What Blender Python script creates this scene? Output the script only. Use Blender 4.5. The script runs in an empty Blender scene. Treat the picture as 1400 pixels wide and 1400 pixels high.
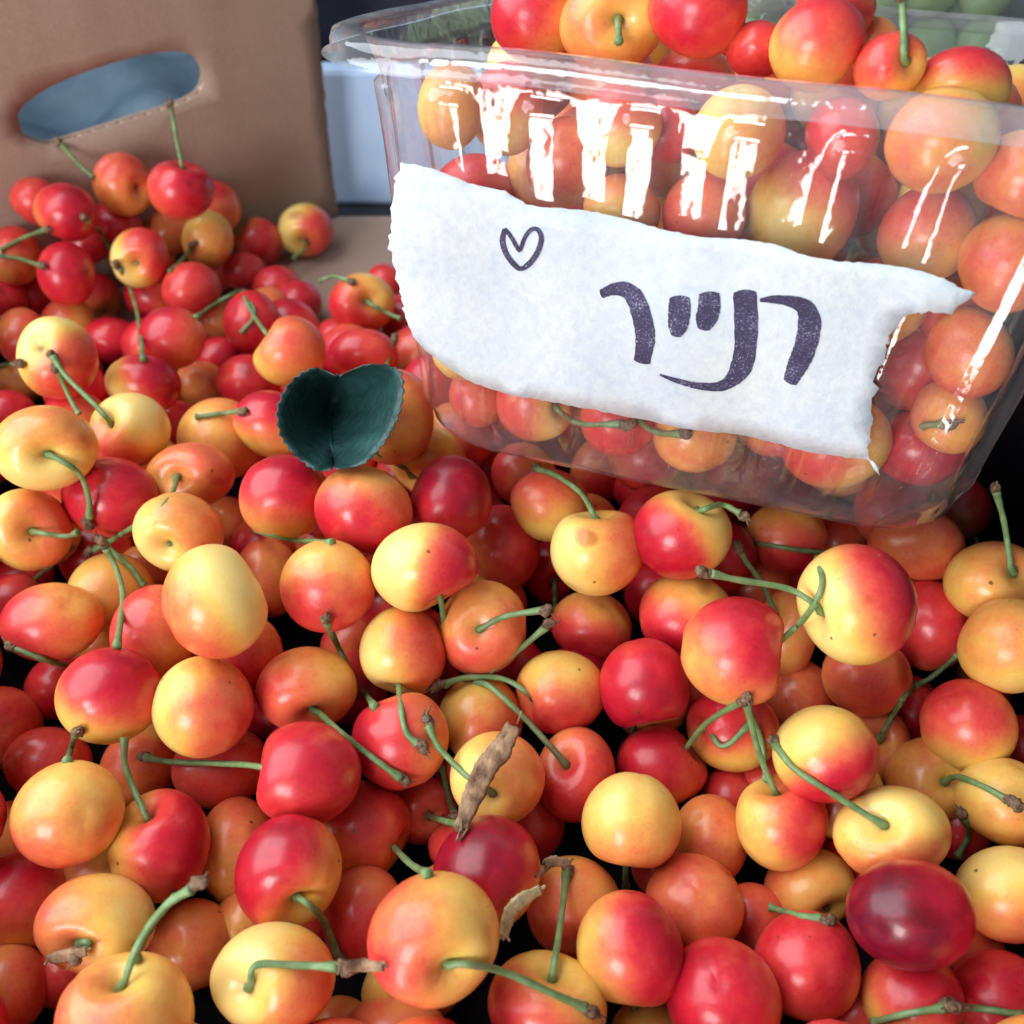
import bpy, bmesh, math, random
import numpy as np
from mathutils import Vector
from mathutils.geometry import delaunay_2d_cdt

random.seed(7)
rng = np.random.default_rng(7)

# ------------------------------------------------------------------ camera, world, light, exposure
scene = bpy.context.scene
COL = scene.collection
CAM_H = 0.265
F = 1400.0                                   # focal length in units of the 1400-unit wide picture
S2 = math.sqrt(0.5)
CAM = np.array([0.0, 0.0, CAM_H])
RIGHT = np.array([1.0, 0.0, 0.0])
UP = np.array([0.0, S2, S2])
FWD = np.array([0.0, S2, -S2])
cam_data = bpy.data.cameras.new('camera')
cam_data.sensor_width = 36.0
cam_data.lens = 36.0
cam_data.clip_start = 0.01
cam_data.clip_end = 50.0
cam_data.dof.use_dof = True
cam_data.dof.focus_distance = 0.262
cam_data.dof.aperture_fstop = 15.0
cam = bpy.data.objects.new('camera', cam_data)
cam.location = CAM
cam.rotation_euler = (math.radians(45), 0, 0)
COL.objects.link(cam)
scene.camera = cam

world = bpy.data.worlds.new('World')
scene.world = world
world.use_nodes = True
bg = world.node_tree.nodes['Background']
bg.inputs[0].default_value = (0.74, 0.86, 1.0, 1)
bg.inputs[1].default_value = 0.18

def area_light(name, loc, target, sx, sy, power, color):
    d = bpy.data.lights.new(name, 'AREA')
    d.shape = 'RECTANGLE'
    d.size, d.size_y, d.energy, d.color = sx, sy, power, color
    o = bpy.data.objects.new(name, d)
    o.location = loc
    o.rotation_euler = (Vector(target) - Vector(loc)).to_track_quat('-Z', 'Y').to_euler()
    COL.objects.link(o)
    return o
# the open, daylit front of the market stall, behind and to the left of the viewer
area_light('daylight_stall_front', (-0.60, -0.80, 0.50), (0.0, 0.25, 0.05), 0.50, 0.45, 9.5, (1.0, 0.985, 0.97))
# sunlit pavement below the open front
area_light('daylight_pavement', (-0.60, -0.78, -0.46), (-0.05, 0.22, 0.12), 0.30, 1.25, 13.0, (1.0, 0.955, 0.87))
# soft light through the awning overhead
area_light('daylight_awning', (-0.60, 0.30, 0.66), (-0.06, 0.24, 0.0), 1.05, 1.0, 12.5, (0.93, 0.965, 1.0))

scene.view_settings.view_transform = 'Standard'
scene.view_settings.look = 'None'
scene.view_settings.exposure = 0.22
scene.view_settings.gamma = 1.0
scene.cycles.transparent_max_bounces = 16
scene.cycles.max_bounces = 6
scene.cycles.diffuse_bounces = 3
scene.cycles.glossy_bounces = 3
scene.cycles.transmission_bounces = 3
scene.cycles.caustics_reflective = False
scene.cycles.caustics_refractive = False
scene.cycles.use_adaptive_sampling = True
scene.cycles.adaptive_threshold = 0.03
scene.cycles.sample_clamp_indirect = 6.0

# ------------------------------------------------------------------ helpers
def P(px, py, z):
    return CAM + z * ((px - 700) / F * RIGHT + (700 - py) / F * UP + FWD)

def ray(px, py):
    return (px - 700) / F * RIGHT + (700 - py) / F * UP + FWD

def c2w(v):                                   # camera-frame vector (right, up, forward) to world
    return v[0] * RIGHT + v[1] * UP + v[2] * FWD

def mesh_obj(name, verts, faces, mat, parent=None, loc=None, smooth=True, attrs=None):
    me = bpy.data.meshes.new(name)
    v = np.asarray(verts, dtype=float)
    if loc is not None:
        v = v - np.asarray(loc)
    me.from_pydata(v.tolist(), [], [list(f) for f in faces])
    if smooth:
        me.polygons.foreach_set('use_smooth', [True] * len(me.polygons))
    if attrs:
        for k, a in attrs.items():
            at = me.attributes.new(k, 'FLOAT', 'POINT')
            at.data.foreach_set('value', np.asarray(a, dtype=np.float32))
    me.materials.append(mat)
    me.update()
    o = bpy.data.objects.new(name, me)
    if loc is not None:
        o.location = loc
    COL.objects.link(o)
    if parent is not None:
        o.parent = parent
        if loc is not None:
            o.location = np.asarray(loc) - np.array(parent.location)
        else:
            o.location = -np.array(parent.location)
    return o

def empty(name, loc):
    o = bpy.data.objects.new(name, None)
    o.empty_display_size = 0.01
    o.location = loc
    COL.objects.link(o)
    return o

def tag(o, label=None, cat=None, group=None, kind=None):
    if label: o['label'] = label
    if cat: o['category'] = cat
    if group: o['group'] = group
    if kind: o['kind'] = kind
    return o

def box(lo, hi):
    (a, b, c), (d, e, f) = lo, hi
    v = [(a,b,c),(d,b,c),(d,e,c),(a,e,c),(a,b,f),(d,b,f),(d,e,f),(a,e,f)]
    fc = [(0,3,2,1),(4,5,6,7),(0,1,5,4),(1,2,6,5),(2,3,7,6),(3,0,4,7)]
    return v, fc

def merge(parts):
    V, Fc = [], []
    for v, f in parts:
        n = len(V)
        V += [tuple(p) for p in v]
        Fc += [tuple(i + n for i in q) for q in f]
    return V, Fc

def bevel(o, w, seg=2):
    m = o.modifiers.new('bevel', 'BEVEL')
    m.width, m.segments, m.limit_method = w, seg, 'ANGLE'
    return o

def catmull(pts, n):
    pts = np.asarray(pts, float)
    if len(pts) == 2:
        t = np.linspace(0, 1, n)[:, None]
        return pts[0] * (1 - t) + pts[1] * t
    ext = np.vstack([2 * pts[0] - pts[1], pts, 2 * pts[-1] - pts[-2]])
    out = []
    k = len(pts) - 1
    for s in np.linspace(0, k - 1e-6, n):
        i = int(s); t = s - i
        p0, p1, p2, p3 = ext[i], ext[i+1], ext[i+2], ext[i+3]
        out.append(0.5 * ((2*p1) + (-p0+p2)*t + (2*p0-5*p1+4*p2-p3)*t*t + (-p0+3*p1-3*p2+p3)*t**3))
    return np.array(out)

def tube(pts, radii, seg=8, rough=0.0, flat=1.0):
    pts = np.asarray(pts, float)
    n = len(pts)
    T = np.gradient(pts, axis=0)
    T /= np.linalg.norm(T, axis=1)[:, None] + 1e-12
    ref = np.array([0.31, 0.2, 0.93])
    V, Fc = [], []
    for i in range(n):
        a = np.cross(T[i], ref); a /= np.linalg.norm(a) + 1e-12
        b = np.cross(T[i], a)
        for k in range(seg):
            an = 2 * math.pi * k / seg
            r = radii[i] * (1 + rough * (random.random() - 0.5))
            V.append(pts[i] + r * (math.cos(an) * a + flat * math.sin(an) * b))
    for i in range(n - 1):
        for k in range(seg):
            k2 = (k + 1) % seg
            Fc.append((i*seg+k, i*seg+k2, (i+1)*seg+k2, (i+1)*seg+k))
    V.append(pts[0]); V.append(pts[-1])
    c0, c1 = len(V) - 2, len(V) - 1
    for k in range(seg):
        k2 = (k + 1) % seg
        Fc.append((c0, k2, k))
        Fc.append((c1, (n-1)*seg+k, (n-1)*seg+k2))
    return V, Fc

# ------------------------------------------------------------------ materials
def new_mat(name):
    m = bpy.data.materials.new(name)
    m.use_nodes = True
    nt = m.node_tree
    return m, nt, nt.nodes['Principled BSDF'], nt.nodes['Material Output']

def N(nt, t, **kw):
    n = nt.nodes.new(t)
    for k, v in kw.items():
        if k.startswith('i_'):
            n.inputs[k[2:].replace('_', ' ')].default_value = v
        else:
            setattr(n, k, v)
    return n

def ramp(nt, fac, stops, interp='LINEAR'):
    r = nt.nodes.new('ShaderNodeValToRGB')
    r.color_ramp.interpolation = interp
    e = r.color_ramp.elements
    e[0].position, e[0].color = stops[0][0], (*stops[0][1], 1)
    e[1].position, e[1].color = stops[-1][0], (*stops[-1][1], 1)
    for p, c in stops[1:-1]:
        x = e.new(p); x.color = (*c, 1)
    nt.links.new(fac, r.inputs[0])
    return r.outputs[0]

def math_node(nt, op, a, b=None, clamp=False):
    n = nt.nodes.new('ShaderNodeMath'); n.operation = op; n.use_clamp = clamp
    for i, x in enumerate((a, b)):
        if x is None: continue
        if isinstance(x, (int, float)): n.inputs[i].default_value = x
        else: nt.links.new(x, n.inputs[i])
    return n.outputs[0]

def mix_col(nt, fac, a, b, blend='MIX'):
    n = nt.nodes.new('ShaderNodeMix'); n.data_type = 'RGBA'; n.blend_type = blend
    for sock, x in ((n.inputs[0], fac), (n.inputs[6], a), (n.inputs[7], b)):
        if isinstance(x, (int, float)): sock.default_value = x
        elif isinstance(x, tuple): sock.default_value = (*x, 1)
        else: nt.links.new(x, sock)
    return n.outputs[2]

def noise(nt, scale, detail=3, rough=0.55, coords='Object', w=None, stretch=None):
    tc = nt.nodes.new('ShaderNodeTexCoord')
    n = nt.nodes.new('ShaderNodeTexNoise')
    n.inputs['Scale'].default_value = scale
    n.inputs['Detail'].default_value = detail
    n.inputs['Roughness'].default_value = rough
    src = tc.outputs[coords]
    if stretch:
        mp = nt.nodes.new('ShaderNodeMapping')
        mp.inputs['Scale'].default_value = stretch
        nt.links.new(src, mp.inputs[0]); src = mp.outputs[0]
    nt.links.new(src, n.inputs['Vector'])
    if w is not None:
        nt.links.new(w, n.inputs['Vector'])
    return n.outputs['Fac']

def bump(nt, bsdf, h, strength, dist):
    b = nt.nodes.new('ShaderNodeBump')
    b.inputs['Strength'].default_value = strength
    b.inputs['Distance'].default_value = dist
    nt.links.new(h, b.inputs['Height'])
    nt.links.new(b.outputs[0], bsdf.inputs['Normal'])

def cherry_material():
    m, nt, b, _ = new_mat('cherry_skin')
    at = N(nt, 'ShaderNodeAttribute', attribute_name='blush').outputs['Fac']
    st = N(nt, 'ShaderNodeAttribute', attribute_name='stem_end').outputs['Fac']
    info = N(nt, 'ShaderNodeObjectInfo')
    tc = N(nt, 'ShaderNodeTexCoord')
    sc_ = N(nt, 'ShaderNodeVectorMath', operation='MULTIPLY_ADD')      # every fruit reads its own place in the pattern
    sc_.inputs[1].default_value = (1, 1, 1)
    comb = N(nt, 'ShaderNodeCombineXYZ')
    nt.links.new(info.outputs['Random'], comb.inputs[0]); nt.links.new(math_node(nt, 'MULTIPLY', info.outputs['Random'], 7.3), comb.inputs[1])
    nt.links.new(tc.outputs['Object'], sc_.inputs[0]); nt.links.new(comb.outputs[0], sc_.inputs[2])
    w = sc_.outputs[0]
    n1 = noise(nt, 110, 2, 0.55, w=w)
    n2 = noise(nt, 900, 2, 0.65, w=w)
    a = math_node(nt, 'MULTIPLY', math_node(nt, 'SUBTRACT', n1, 0.5), 0.42)
    c = math_node(nt, 'MULTIPLY', math_node(nt, 'SUBTRACT', n2, 0.5), 0.17)
    s = math_node(nt, 'ADD', math_node(nt, 'ADD', at, a), c)
    # red freckles
    vo = N(nt, 'ShaderNodeTexVoronoi', i_Scale=620.0, i_Randomness=1.0)
    nt.links.new(w, vo.inputs['Vector'])
    fr = math_node(nt, 'LESS_THAN', vo.outputs['Distance'], 0.26)
    pick = math_node(nt, 'GREATER_THAN', n1, 0.55)
    fr = math_node(nt, 'MULTIPLY', fr, pick)
    s = math_node(nt, 'ADD', s, math_node(nt, 'MULTIPLY', fr, 0.045))
    s = math_node(nt, 'MULTIPLY', s, 0.8)     # ramp domain 0..1.25
    col = ramp(nt, s, [(0.0, (0.92, 0.68, 0.22)), (0.14, (0.90, 0.56, 0.125)), (0.27, (0.85, 0.36, 0.090)),
                       (0.40, (0.79, 0.180, 0.072)), (0.53, (0.72, 0.064, 0.052)), (0.65, (0.60, 0.014, 0.034)),
                       (0.80, (0.37, 0.006, 0.024)), (1.0, (0.115, 0.003, 0.016))])
    # small brown specks and scars
    vb = N(nt, 'ShaderNodeTexVoronoi', i_Scale=115.0)
    nt.links.new(w, vb.inputs['Vector'])
    sp = math_node(nt, 'LESS_THAN', vb.outputs['Distance'], math_node(nt, 'MULTIPLY', n2, 0.115))
    sepc = N(nt, 'ShaderNodeSeparateColor')
    nt.links.new(vb.outputs['Color'], sepc.inputs[0])
    sp = math_node(nt, 'MULTIPLY', sp, math_node(nt, 'GREATER_THAN', sepc.outputs[0], 0.45))
    col = mix_col(nt, math_node(nt, 'MULTIPLY', sp, 0.75), col, (0.10, 0.035, 0.012))
    # bruises: broad dull patches on a few fruits
    n3 = noise(nt, 70, 1, 0.5, w=w)
    br = N(nt, 'ShaderNodeMapRange', i_From_Min=0.70, i_From_Max=0.78, i_To_Max=0.9)
    nt.links.new(n3, br.inputs['Value'])
    col = mix_col(nt, br.outputs[0], col, (0.62, 0.40, 0.30), 'MULTIPLY')
    # greenish brown cavity where the stem enters
    col = mix_col(nt, st, col, (0.20, 0.12, 0.025))
    nt.links.new(col, b.inputs['Base Color'])
    rr = N(nt, 'ShaderNodeMapRange', i_From_Min=0.3, i_From_Max=0.7, i_To_Min=0.26, i_To_Max=0.40)
    nt.links.new(n1, rr.inputs['Value'])
    nt.links.new(rr.outputs[0], b.inputs['Roughness'])
    b.inputs['Specular IOR Level'].default_value = 0.5
    b.inputs['Subsurface Weight'].default_value = 0.28
    b.inputs['Subsurface Radius'].default_value = (1.0, 0.38, 0.14)
    b.inputs['Subsurface Scale'].default_value = 0.0032
    b.inputs['Coat Weight'].default_value = 0.16
    b.inputs['Coat Roughness'].default_value = 0.13
    bump(nt, b, n2, 0.10, 0.0004)
    return m

def simple_mat(name, c1, c2, scale, rough=0.6, bstr=0.3, bdist=0.0005, spec=0.4, stretch=None, detail=4):
    m, nt, b, _ = new_mat(name)
    n = noise(nt, scale, detail, 0.6, stretch=stretch)
    col = ramp(nt, n, [(0.3, c1), (0.7, c2)])
    nt.links.new(col, b.inputs['Base Color'])
    b.inputs['Roughness'].default_value = rough
    b.inputs['Specular IOR Level'].default_value = spec
    bump(nt, b, n, bstr, bdist)
    return m

def stem_material():
    m, nt, b, _ = new_mat('stem_green')
    n = noise(nt, 260, 4, 0.6)
    n2 = noise(nt, 60, 2, 0.5, coords='Object')
    col = ramp(nt, n, [(0.25, (0.09, 0.165, 0.055)), (0.5, (0.155, 0.265, 0.10)), (0.75, (0.25, 0.385, 0.18))])
    br = N(nt, 'ShaderNodeMapRange', i_From_Min=0.55, i_From_Max=0.72, i_To_Max=0.7)
    nt.links.new(n2, br.inputs['Value'])
    col = mix_col(nt, br.outputs[0], col, (0.16, 0.105, 0.045))
    nt.links.new(col, b.inputs['Base Color'])
    b.inputs['Roughness'].default_value = 0.45
    bump(nt, b, n, 0.35, 0.0004)
    return m

def plastic_material(name, tint, gain, rough=0.05, haze=0.032):
    m, nt, b, out = new_mat(name)
    nt.nodes.remove(b)
    tr = N(nt, 'ShaderNodeBsdfTransparent'); tr.inputs[0].default_value = (*tint, 1)
    gl = N(nt, 'ShaderNodeBsdfGlossy'); gl.inputs['Roughness'].default_value = rough
    gl.inputs['Color'].default_value = (0.95, 0.97, 1.0, 1)
    fr = N(nt, 'ShaderNodeLayerWeight', i_Blend=0.5)
    sch = math_node(nt, 'ADD', math_node(nt, 'MULTIPLY', math_node(nt, 'POWER', fr.outputs['Facing'], 5.0), 0.95), 0.05)   # thin sheet, same from both sides
    fac = math_node(nt, 'MULTIPLY', sch, gain, clamp=True)
    n = noise(nt, 75, 3, 0.55)
    bu = N(nt, 'ShaderNodeBump'); bu.inputs['Strength'].default_value = 0.6; bu.inputs['Distance'].default_value = 0.0012
    nt.links.new(n, bu.inputs['Height'])
    nt.links.new(bu.outputs[0], gl.inputs['Normal'])
    nt.links.new(bu.outputs[0], fr.inputs['Normal'])
    mx = N(nt, 'ShaderNodeMixShader')
    nt.links.new(fac, mx.inputs[0]); nt.links.new(tr.outputs[0], mx.inputs[1]); nt.links.new(gl.outputs[0], mx.inputs[2])
    df = N(nt, 'ShaderNodeBsdfDiffuse'); df.inputs[0].default_value = (0.80, 0.84, 0.90, 1)      # faint cloudiness of the sheet
    hz = N(nt, 'ShaderNodeMapRange', i_From_Min=0.35, i_From_Max=0.75, i_To_Min=haze * .5, i_To_Max=haze * 1.5)
    nt.links.new(noise(nt, 70, 4, 0.65), hz.inputs['Value'])
    mh = N(nt, 'ShaderNodeMixShader')
    nt.links.new(hz.outputs[0], mh.inputs[0]); nt.links.new(mx.outputs[0], mh.inputs[1]); nt.links.new(df.outputs[0], mh.inputs[2])
    nt.links.new(mh.outputs[0], out.inputs['Surface'])
    return m

def cardboard_material():
    m, nt, b, _ = new_mat('kraft_cardboard')
    n = noise(nt, 9, 4, 0.6)
    f = noise(nt, 700, 4, 0.7)
    v = noise(nt, 22, 3, 0.5, stretch=(3, 3, 0.8))
    col = ramp(nt, n, [(0.3, (0.37, 0.262, 0.205)), (0.7, (0.45, 0.325, 0.26))])
    col = mix_col(nt, 0.35, col, ramp(nt, f, [(0.3, (0.30, 0.21, 0.165)), (0.7, (0.52, 0.38, 0.31))]))
    col = mix_col(nt, 0.06, col, ramp(nt, v, [(0.35, (0.17, 0.095, 0.06)), (0.65, (0.35, 0.22, 0.15))]))
    nt.links.new(col, b.inputs['Base Color'])
    b.inputs['Roughness'].default_value = 0.85
    b.inputs['Specular IOR Level'].default_value = 0.2
    h = math_node(nt, 'ADD', math_node(nt, 'MULTIPLY', v, 1.0), math_node(nt, 'MULTIPLY', f, 0.15))
    bump(nt, b, h, 0.3, 0.0010)
    return m

def paper_material():
    m, nt, b, _ = new_mat('torn_paper')
    n = noise(nt, 420, 5, 0.7, stretch=(1, 1.8, 1))
    n2 = noise(nt, 45, 3, 0.6)
    col = ramp(nt, n, [(0.30, (0.46, 0.54, 0.64)), (0.6, (0.61, 0.67, 0.71))])
    col = mix_col(nt, 0.35, col, ramp(nt, n2, [(0.35, (0.50, 0.58, 0.72)), (0.65, (0.66, 0.71, 0.70))]))
    nt.links.new(col, b.inputs['Base Color'])
    b.inputs['Roughness'].default_value = 0.9
    b.inputs['Specular IOR Level'].default_value = 0.15
    bump(nt, b, n, 0.4, 0.0005)
    return m

def ink_material():
    m, nt, b, _ = new_mat('marker_ink')
    n = noise(nt, 1900, 3, 0.7)
    n2 = noise(nt, 160, 2, 0.5)
    t = math_node(nt, 'ADD', n, math_node(nt, 'MULTIPLY', n2, 0.35))
    col = ramp(nt, t, [(0.55, (0.022, 0.018, 0.050)), (0.76, (0.055, 0.05, 0.12)), (0.90, (0.36, 0.37, 0.50))])
    nt.links.new(col, b.inputs['Base Color'])
    b.inputs['Roughness'].default_value = 0.75
    return m

def leaf_material():
    m, nt, b, _ = new_mat('leaf_green')
    n = noise(nt, 90, 4, 0.6)
    vo = N(nt, 'ShaderNodeTexVoronoi', i_Scale=260.0, feature='DISTANCE_TO_EDGE')
    tc = N(nt, 'ShaderNodeTexCoord'); nt.links.new(tc.outputs['Object'], vo.inputs['Vector'])
    col = ramp(nt, n, [(0.3, (0.010, 0.036, 0.036)), (0.7, (0.024, 0.085, 0.078))])
    nt.links.new(col, b.inputs['Base Color'])
    b.inputs['Roughness'].default_value = 0.42
    bump(nt, b, vo.outputs['Distance'], 0.4, 0.0012)
    return m

M = {}
M['cherry'] = cherry_material()
M['stem'] = stem_material()
M['spur'] = simple_mat('spur_bark', (0.055, 0.028, 0.016), (0.30, 0.19, 0.115), 900, 0.8, 0.8, 0.0008)
M['bark'] = simple_mat('bark_strip', (0.10, 0.05, 0.026), (0.46, 0.29, 0.17), 330, 0.85, 0.8, 0.0009, stretch=(1, 1, 0.5))
M['pale_husk'] = simple_mat('pale_husk', (0.42, 0.30, 0.13), (0.75, 0.62, 0.36), 500, 0.8, 0.6, 0.0006)
M['leaf'] = leaf_material()
M['plastic'] = plastic_material('clear_plastic', (0.965, 0.968, 0.975), 1.7, 0.085, 0.055)
M['plastic_rim'] = plastic_material('clear_rim_plastic', (0.95, 0.955, 0.97), 1.7, 0.06, 0.16)
M['plastic_back'] = plastic_material('clear_lid_plastic', (0.93, 0.97, 0.95), 1.6, 0.12, 0.22)
M['card'] = cardboard_material()
M['flute'] = simple_mat('cardboard_flute', (0.42, 0.31, 0.23), (0.72, 0.60, 0.48), 400, 0.9, 0.4, 0.0005)
M['paper'] = paper_material()
M['ink'] = ink_material()
M['white_crate'] = simple_mat('white_foam', (0.42, 0.62, 0.92), (0.52, 0.70, 0.95), 60, 0.7, 0.2, 0.0005)
M['navy'] = simple_mat('navy_plastic', (0.006, 0.011, 0.024), (0.010, 0.018, 0.036), 40, 0.45, 0.2, 0.0005)
M['black'] = simple_mat('black_plastic', (0.004, 0.005, 0.009), (0.008, 0.010, 0.016), 40, 0.4, 0.2, 0.0005)
M['gap_shade'] = simple_mat('gap_shade_black', (0.004, 0.004, 0.006), (0.008, 0.008, 0.010), 40, 0.9, 0.2, 0.0005, spec=0.08)  # dull black of the added sheet, shade between the cherries put into colour
M['tarp'] = simple_mat('blue_tarp', (0.026, 0.060, 0.095), (0.095, 0.145, 0.19), 18, 0.6, 0.4, 0.004)
M['table'] = simple_mat('dark_table', (0.010, 0.012, 0.018), (0.018, 0.020, 0.028), 30, 0.7, 0.2, 0.001)
M['grape'] = simple_mat('grape_skin', (0.50, 0.72, 0.34), (0.66, 0.84, 0.48), 120, 0.25, 0.1, 0.0004)

# ------------------------------------------------------------------ setting: table, box floor, tarp
v, f = box((-2, -0.03, -0.05), (2, 2, -0.006))
tag(mesh_obj('table', v, f, M['table'], smooth=False), 'dark stall table under the cardboard box', 'table', kind='structure')

CORNER = np.array([-0.0893, 0.4800])                       # foot of the end wall's free edge
WD = np.array([0.813, 0.582]); WD /= np.linalg.norm(WD)    # direction along the wall
WN = np.array([WD[1], -WD[0]])                             # towards the cherries
def wall_pt(t, s, off=0.0):                                # t along the wall from the corner (left is negative), s height
    q = CORNER + WD * t + WN * off
    return np.array([q[0], q[1], s])
def pix_to_wall(px, py):
    r = ray(px, py)
    A = np.array([[r[0], -WD[0]], [r[1], -WD[1]]])
    z, t = np.linalg.solve(A, CORNER)
    return t, CAM_H + z * r[2]

carton = empty('cardboard_box', wall_pt(-0.25, 0.0))
tag(carton, 'brown corrugated cardboard produce box with oval handle hole, holding the loose cherries', 'box')
# floor panel
poly = [(-0.0893, 0.48), (0.166, 0.48), (0.166, -0.02), (-0.5, -0.02), (-0.5, 0.186)]
n = len(poly)
vs = [(x, y, -0.005) for x, y in poly] + [(x, y, 0.0) for x, y in poly]
fs = [tuple(range(n))[::-1], tuple(range(n, 2*n))] + [(i, (i+1) % n, (i+1) % n + n, i + n) for i in range(n)]
mesh_obj('floor_panel', vs, fs, M['card'], carton, smooth=False)

# black sheet added under the heap, stands in for shade in the gaps
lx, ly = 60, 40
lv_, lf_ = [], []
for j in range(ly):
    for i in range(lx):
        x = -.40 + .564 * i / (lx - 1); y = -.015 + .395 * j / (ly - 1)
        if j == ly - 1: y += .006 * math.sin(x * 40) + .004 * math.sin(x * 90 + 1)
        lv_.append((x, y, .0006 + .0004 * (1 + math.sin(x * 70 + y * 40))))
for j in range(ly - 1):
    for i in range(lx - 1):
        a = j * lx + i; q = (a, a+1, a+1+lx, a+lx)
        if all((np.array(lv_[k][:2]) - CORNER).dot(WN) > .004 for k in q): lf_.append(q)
o = mesh_obj('gap_shade_sheet', lv_, lf_, M['gap_shade'])
tag(o, 'added black sheet under the cherries, standing in for shade in the gaps', 'gap_shade')

# end wall: two liners with an oval cut-out, a wavy fluting between them
hole_px = [(24,158),(30,146),(44,134),(70,118),(110,100),(160,84),(205,73),(240,70),(262,76),(275,90),(279,108),
           (274,124),(262,134),(235,146),(190,160),(140,176),(95,190),(70,197),(48,193),(32,182)]
hole = catmull(np.array([pix_to_wall(*p) for p in hole_px + hole_px[:1]]), 90)[:-1]
edge_px = [(462, 292), (452, 215), (441, 100), (432, 0)]
edge = [pix_to_wall(*p) for p in edge_px]
top_h = 0.155
et = edge[-1][0] + (edge[-1][0] - edge[0][0]) / (edge[-1][1] - edge[0][1]) * (top_h - edge[-1][1])
edge_c = catmull(np.array(edge + [(et, top_h)]), 40)
edge_c[:, 0] += 0.0006 * np.sin(np.arange(40) * 2.3) * rng.random(40)      # slightly ragged cut
outer = [(-0.36, 0.0)] + [(t, max(s, 0.0)) for t, s in edge_c] + [(-0.36, top_h)]
def in_poly(p, poly):
    x, y = p; c = False; j = len(poly) - 1
    for i in range(len(poly)):
        xi, yi = poly[i]; xj, yj = poly[j]
        if (yi > y) != (yj > y) and x < (xj - xi) * (y - yi) / (yj - yi + 1e-15) + xi: c = not c
        j = i
    return c
def cdt(outer, holes, step, keep_in=0.0):
    pts = [tuple(p) for p in outer]; edges = [(i, (i+1) % len(pts)) for i in range(len(pts))]
    for h in holes:
        k = len(pts); pts += [tuple(p) for p in h]
        edges += [(k + i, k + (i+1) % len(h)) for i in range(len(h))]
    o = np.array(outer); lo, hi = o.min(0), o.max(0)
    bnd = np.array(pts)
    for ix, x in enumerate(np.arange(lo[0], hi[0], step)):
        for y in np.arange(lo[1], hi[1], step):
            q = (x + (random.random()-.5)*step*.3, y + (random.random()-.5)*step*.3)
            if in_poly(q, outer) and not any(in_poly(q, h) for h in holes) and np.min(np.hypot(*(bnd - q).T)) > step * 0.45:
                pts.append(q)
    r = delaunay_2d_cdt([Vector(p) for p in pts], edges, [], 0, 1e-7)
    vv = [tuple(p) for p in r[0]]
    tri = []
    for t in r[2]:
        c = np.mean([vv[i] for i in t], axis=0)
        if in_poly(c, outer) and not any(in_poly(c, h) for h in holes): tri.append(tuple(t))
    return vv, tri
wv, wt = cdt(outer, [hole], 0.008)
def crease(t, s):                                          # soft buckles above the handle hole
    d = 0.0
    for (px, py, amp) in ((118, 60, 0.0010), (278, 45, 0.0016)):
        ct, cs = pix_to_wall(px, py)
        u = t - ct - 0.06 * (s - cs)
        if s > cs - 0.02: d += amp * math.exp(-(u / 0.004) ** 2) * min(1, (s - cs + 0.02) / 0.02)
    return d
TH = 0.0042
for nm, off in (('inner_liner', 0.0), ('outer_liner', -TH)):
    o = mesh_obj(nm, [wall_pt(t, s, off + crease(t, s)) for t, s in wv], wt, M['card'], carton)
    sm = o.modifiers.new('thick', 'SOLIDIFY'); sm.thickness = 0.0005; sm.offset = 0.0
# fluting ribbon
def hole_span(t):
    ys = []
    for i in range(len(hole)):
        a, b = hole[i], hole[(i+1) % len(hole)]
        if (a[0] - t) * (b[0] - t) < 0: ys.append(a[1] + (b[1]-a[1]) * (t-a[0]) / (b[0]-a[0]))
    return (min(ys), max(ys)) if len(ys) >= 2 else None
ec = edge_c[np.argsort(edge_c[:, 1])]
parts = []
ts = np.arange(-0.34, 0.02, 0.0007)
prev = None
for t in ts:
    off = -TH/2 + (TH/2 - 0.0004) * math.sin(t / 0.0062 * 2 * math.pi)
    sp = hole_span(t)
    segs = [(0.0, sp[0] - 0.0006), (sp[1] + 0.0006, top_h)] if sp else [(0.0, top_h)]
    # stop at the cut edge of the wall
    lim = [s for s in segs]
    cut = np.interp(np.array([s for seg in segs for s in seg]), ec[:, 1], ec[:, 0]) - 0.0006
    ok = all(t < c for c in cut)
    cur = (segs, off, t, ok)
    if prev and prev[3] and ok and len(prev[0]) == len(segs):
        for (a, b), (c, d) in zip(prev[0], segs):
            parts.append(([wall_pt(prev[2], a, prev[1]), wall_pt(t, c, off), wall_pt(t, d, off), wall_pt(prev[2], b, prev[1])], [(0,1,2,3)]))
    prev = cur
v, f = merge(parts)
o = mesh_obj('corrugated_core', v, f, M['flute'], carton)

# white crate, navy bin and tarp behind the box
v, f = box((-0.150, 0.502, -0.006), (0.07, 0.514, 0.066))
o = bevel(mesh_obj('foam_board', v, f, M['white_crate'], smooth=False), 0.003)
tag(o, 'pale blue white foam board standing behind the cardboard wall edge', 'board')
bin_ = empty('plastic_bin', (-0.02, 0.67, -0.006))
tag(bin_, 'dark navy plastic bin standing behind the white foam board', 'bin')
w_ = [box((-0.160, 0.530, -0.006), (0.16, 0.536, 0.25)), box((-0.160, 0.70, -0.006), (0.16, 0.706, 0.25)),
      box((-0.160, 0.5361, -0.006), (-0.154, 0.6999, 0.25)), box((0.154, 0.5361, -0.006), (0.16, 0.6999, 0.25))]
v, f = merge(w_); mesh_obj('wall', v, f, M['navy'], bin_, smooth=False)
v, f = box((-0.165, 0.524, 0.2502), (0.165, 0.5295, 0.262)); v2, f2 = box((-0.165, 0.7065, 0.2502), (0.165, 0.711, 0.262))
v, f = merge([(v, f), (v2, f2)]); mesh_obj('rim', v, f, M['navy'], bin_, smooth=False)

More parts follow.
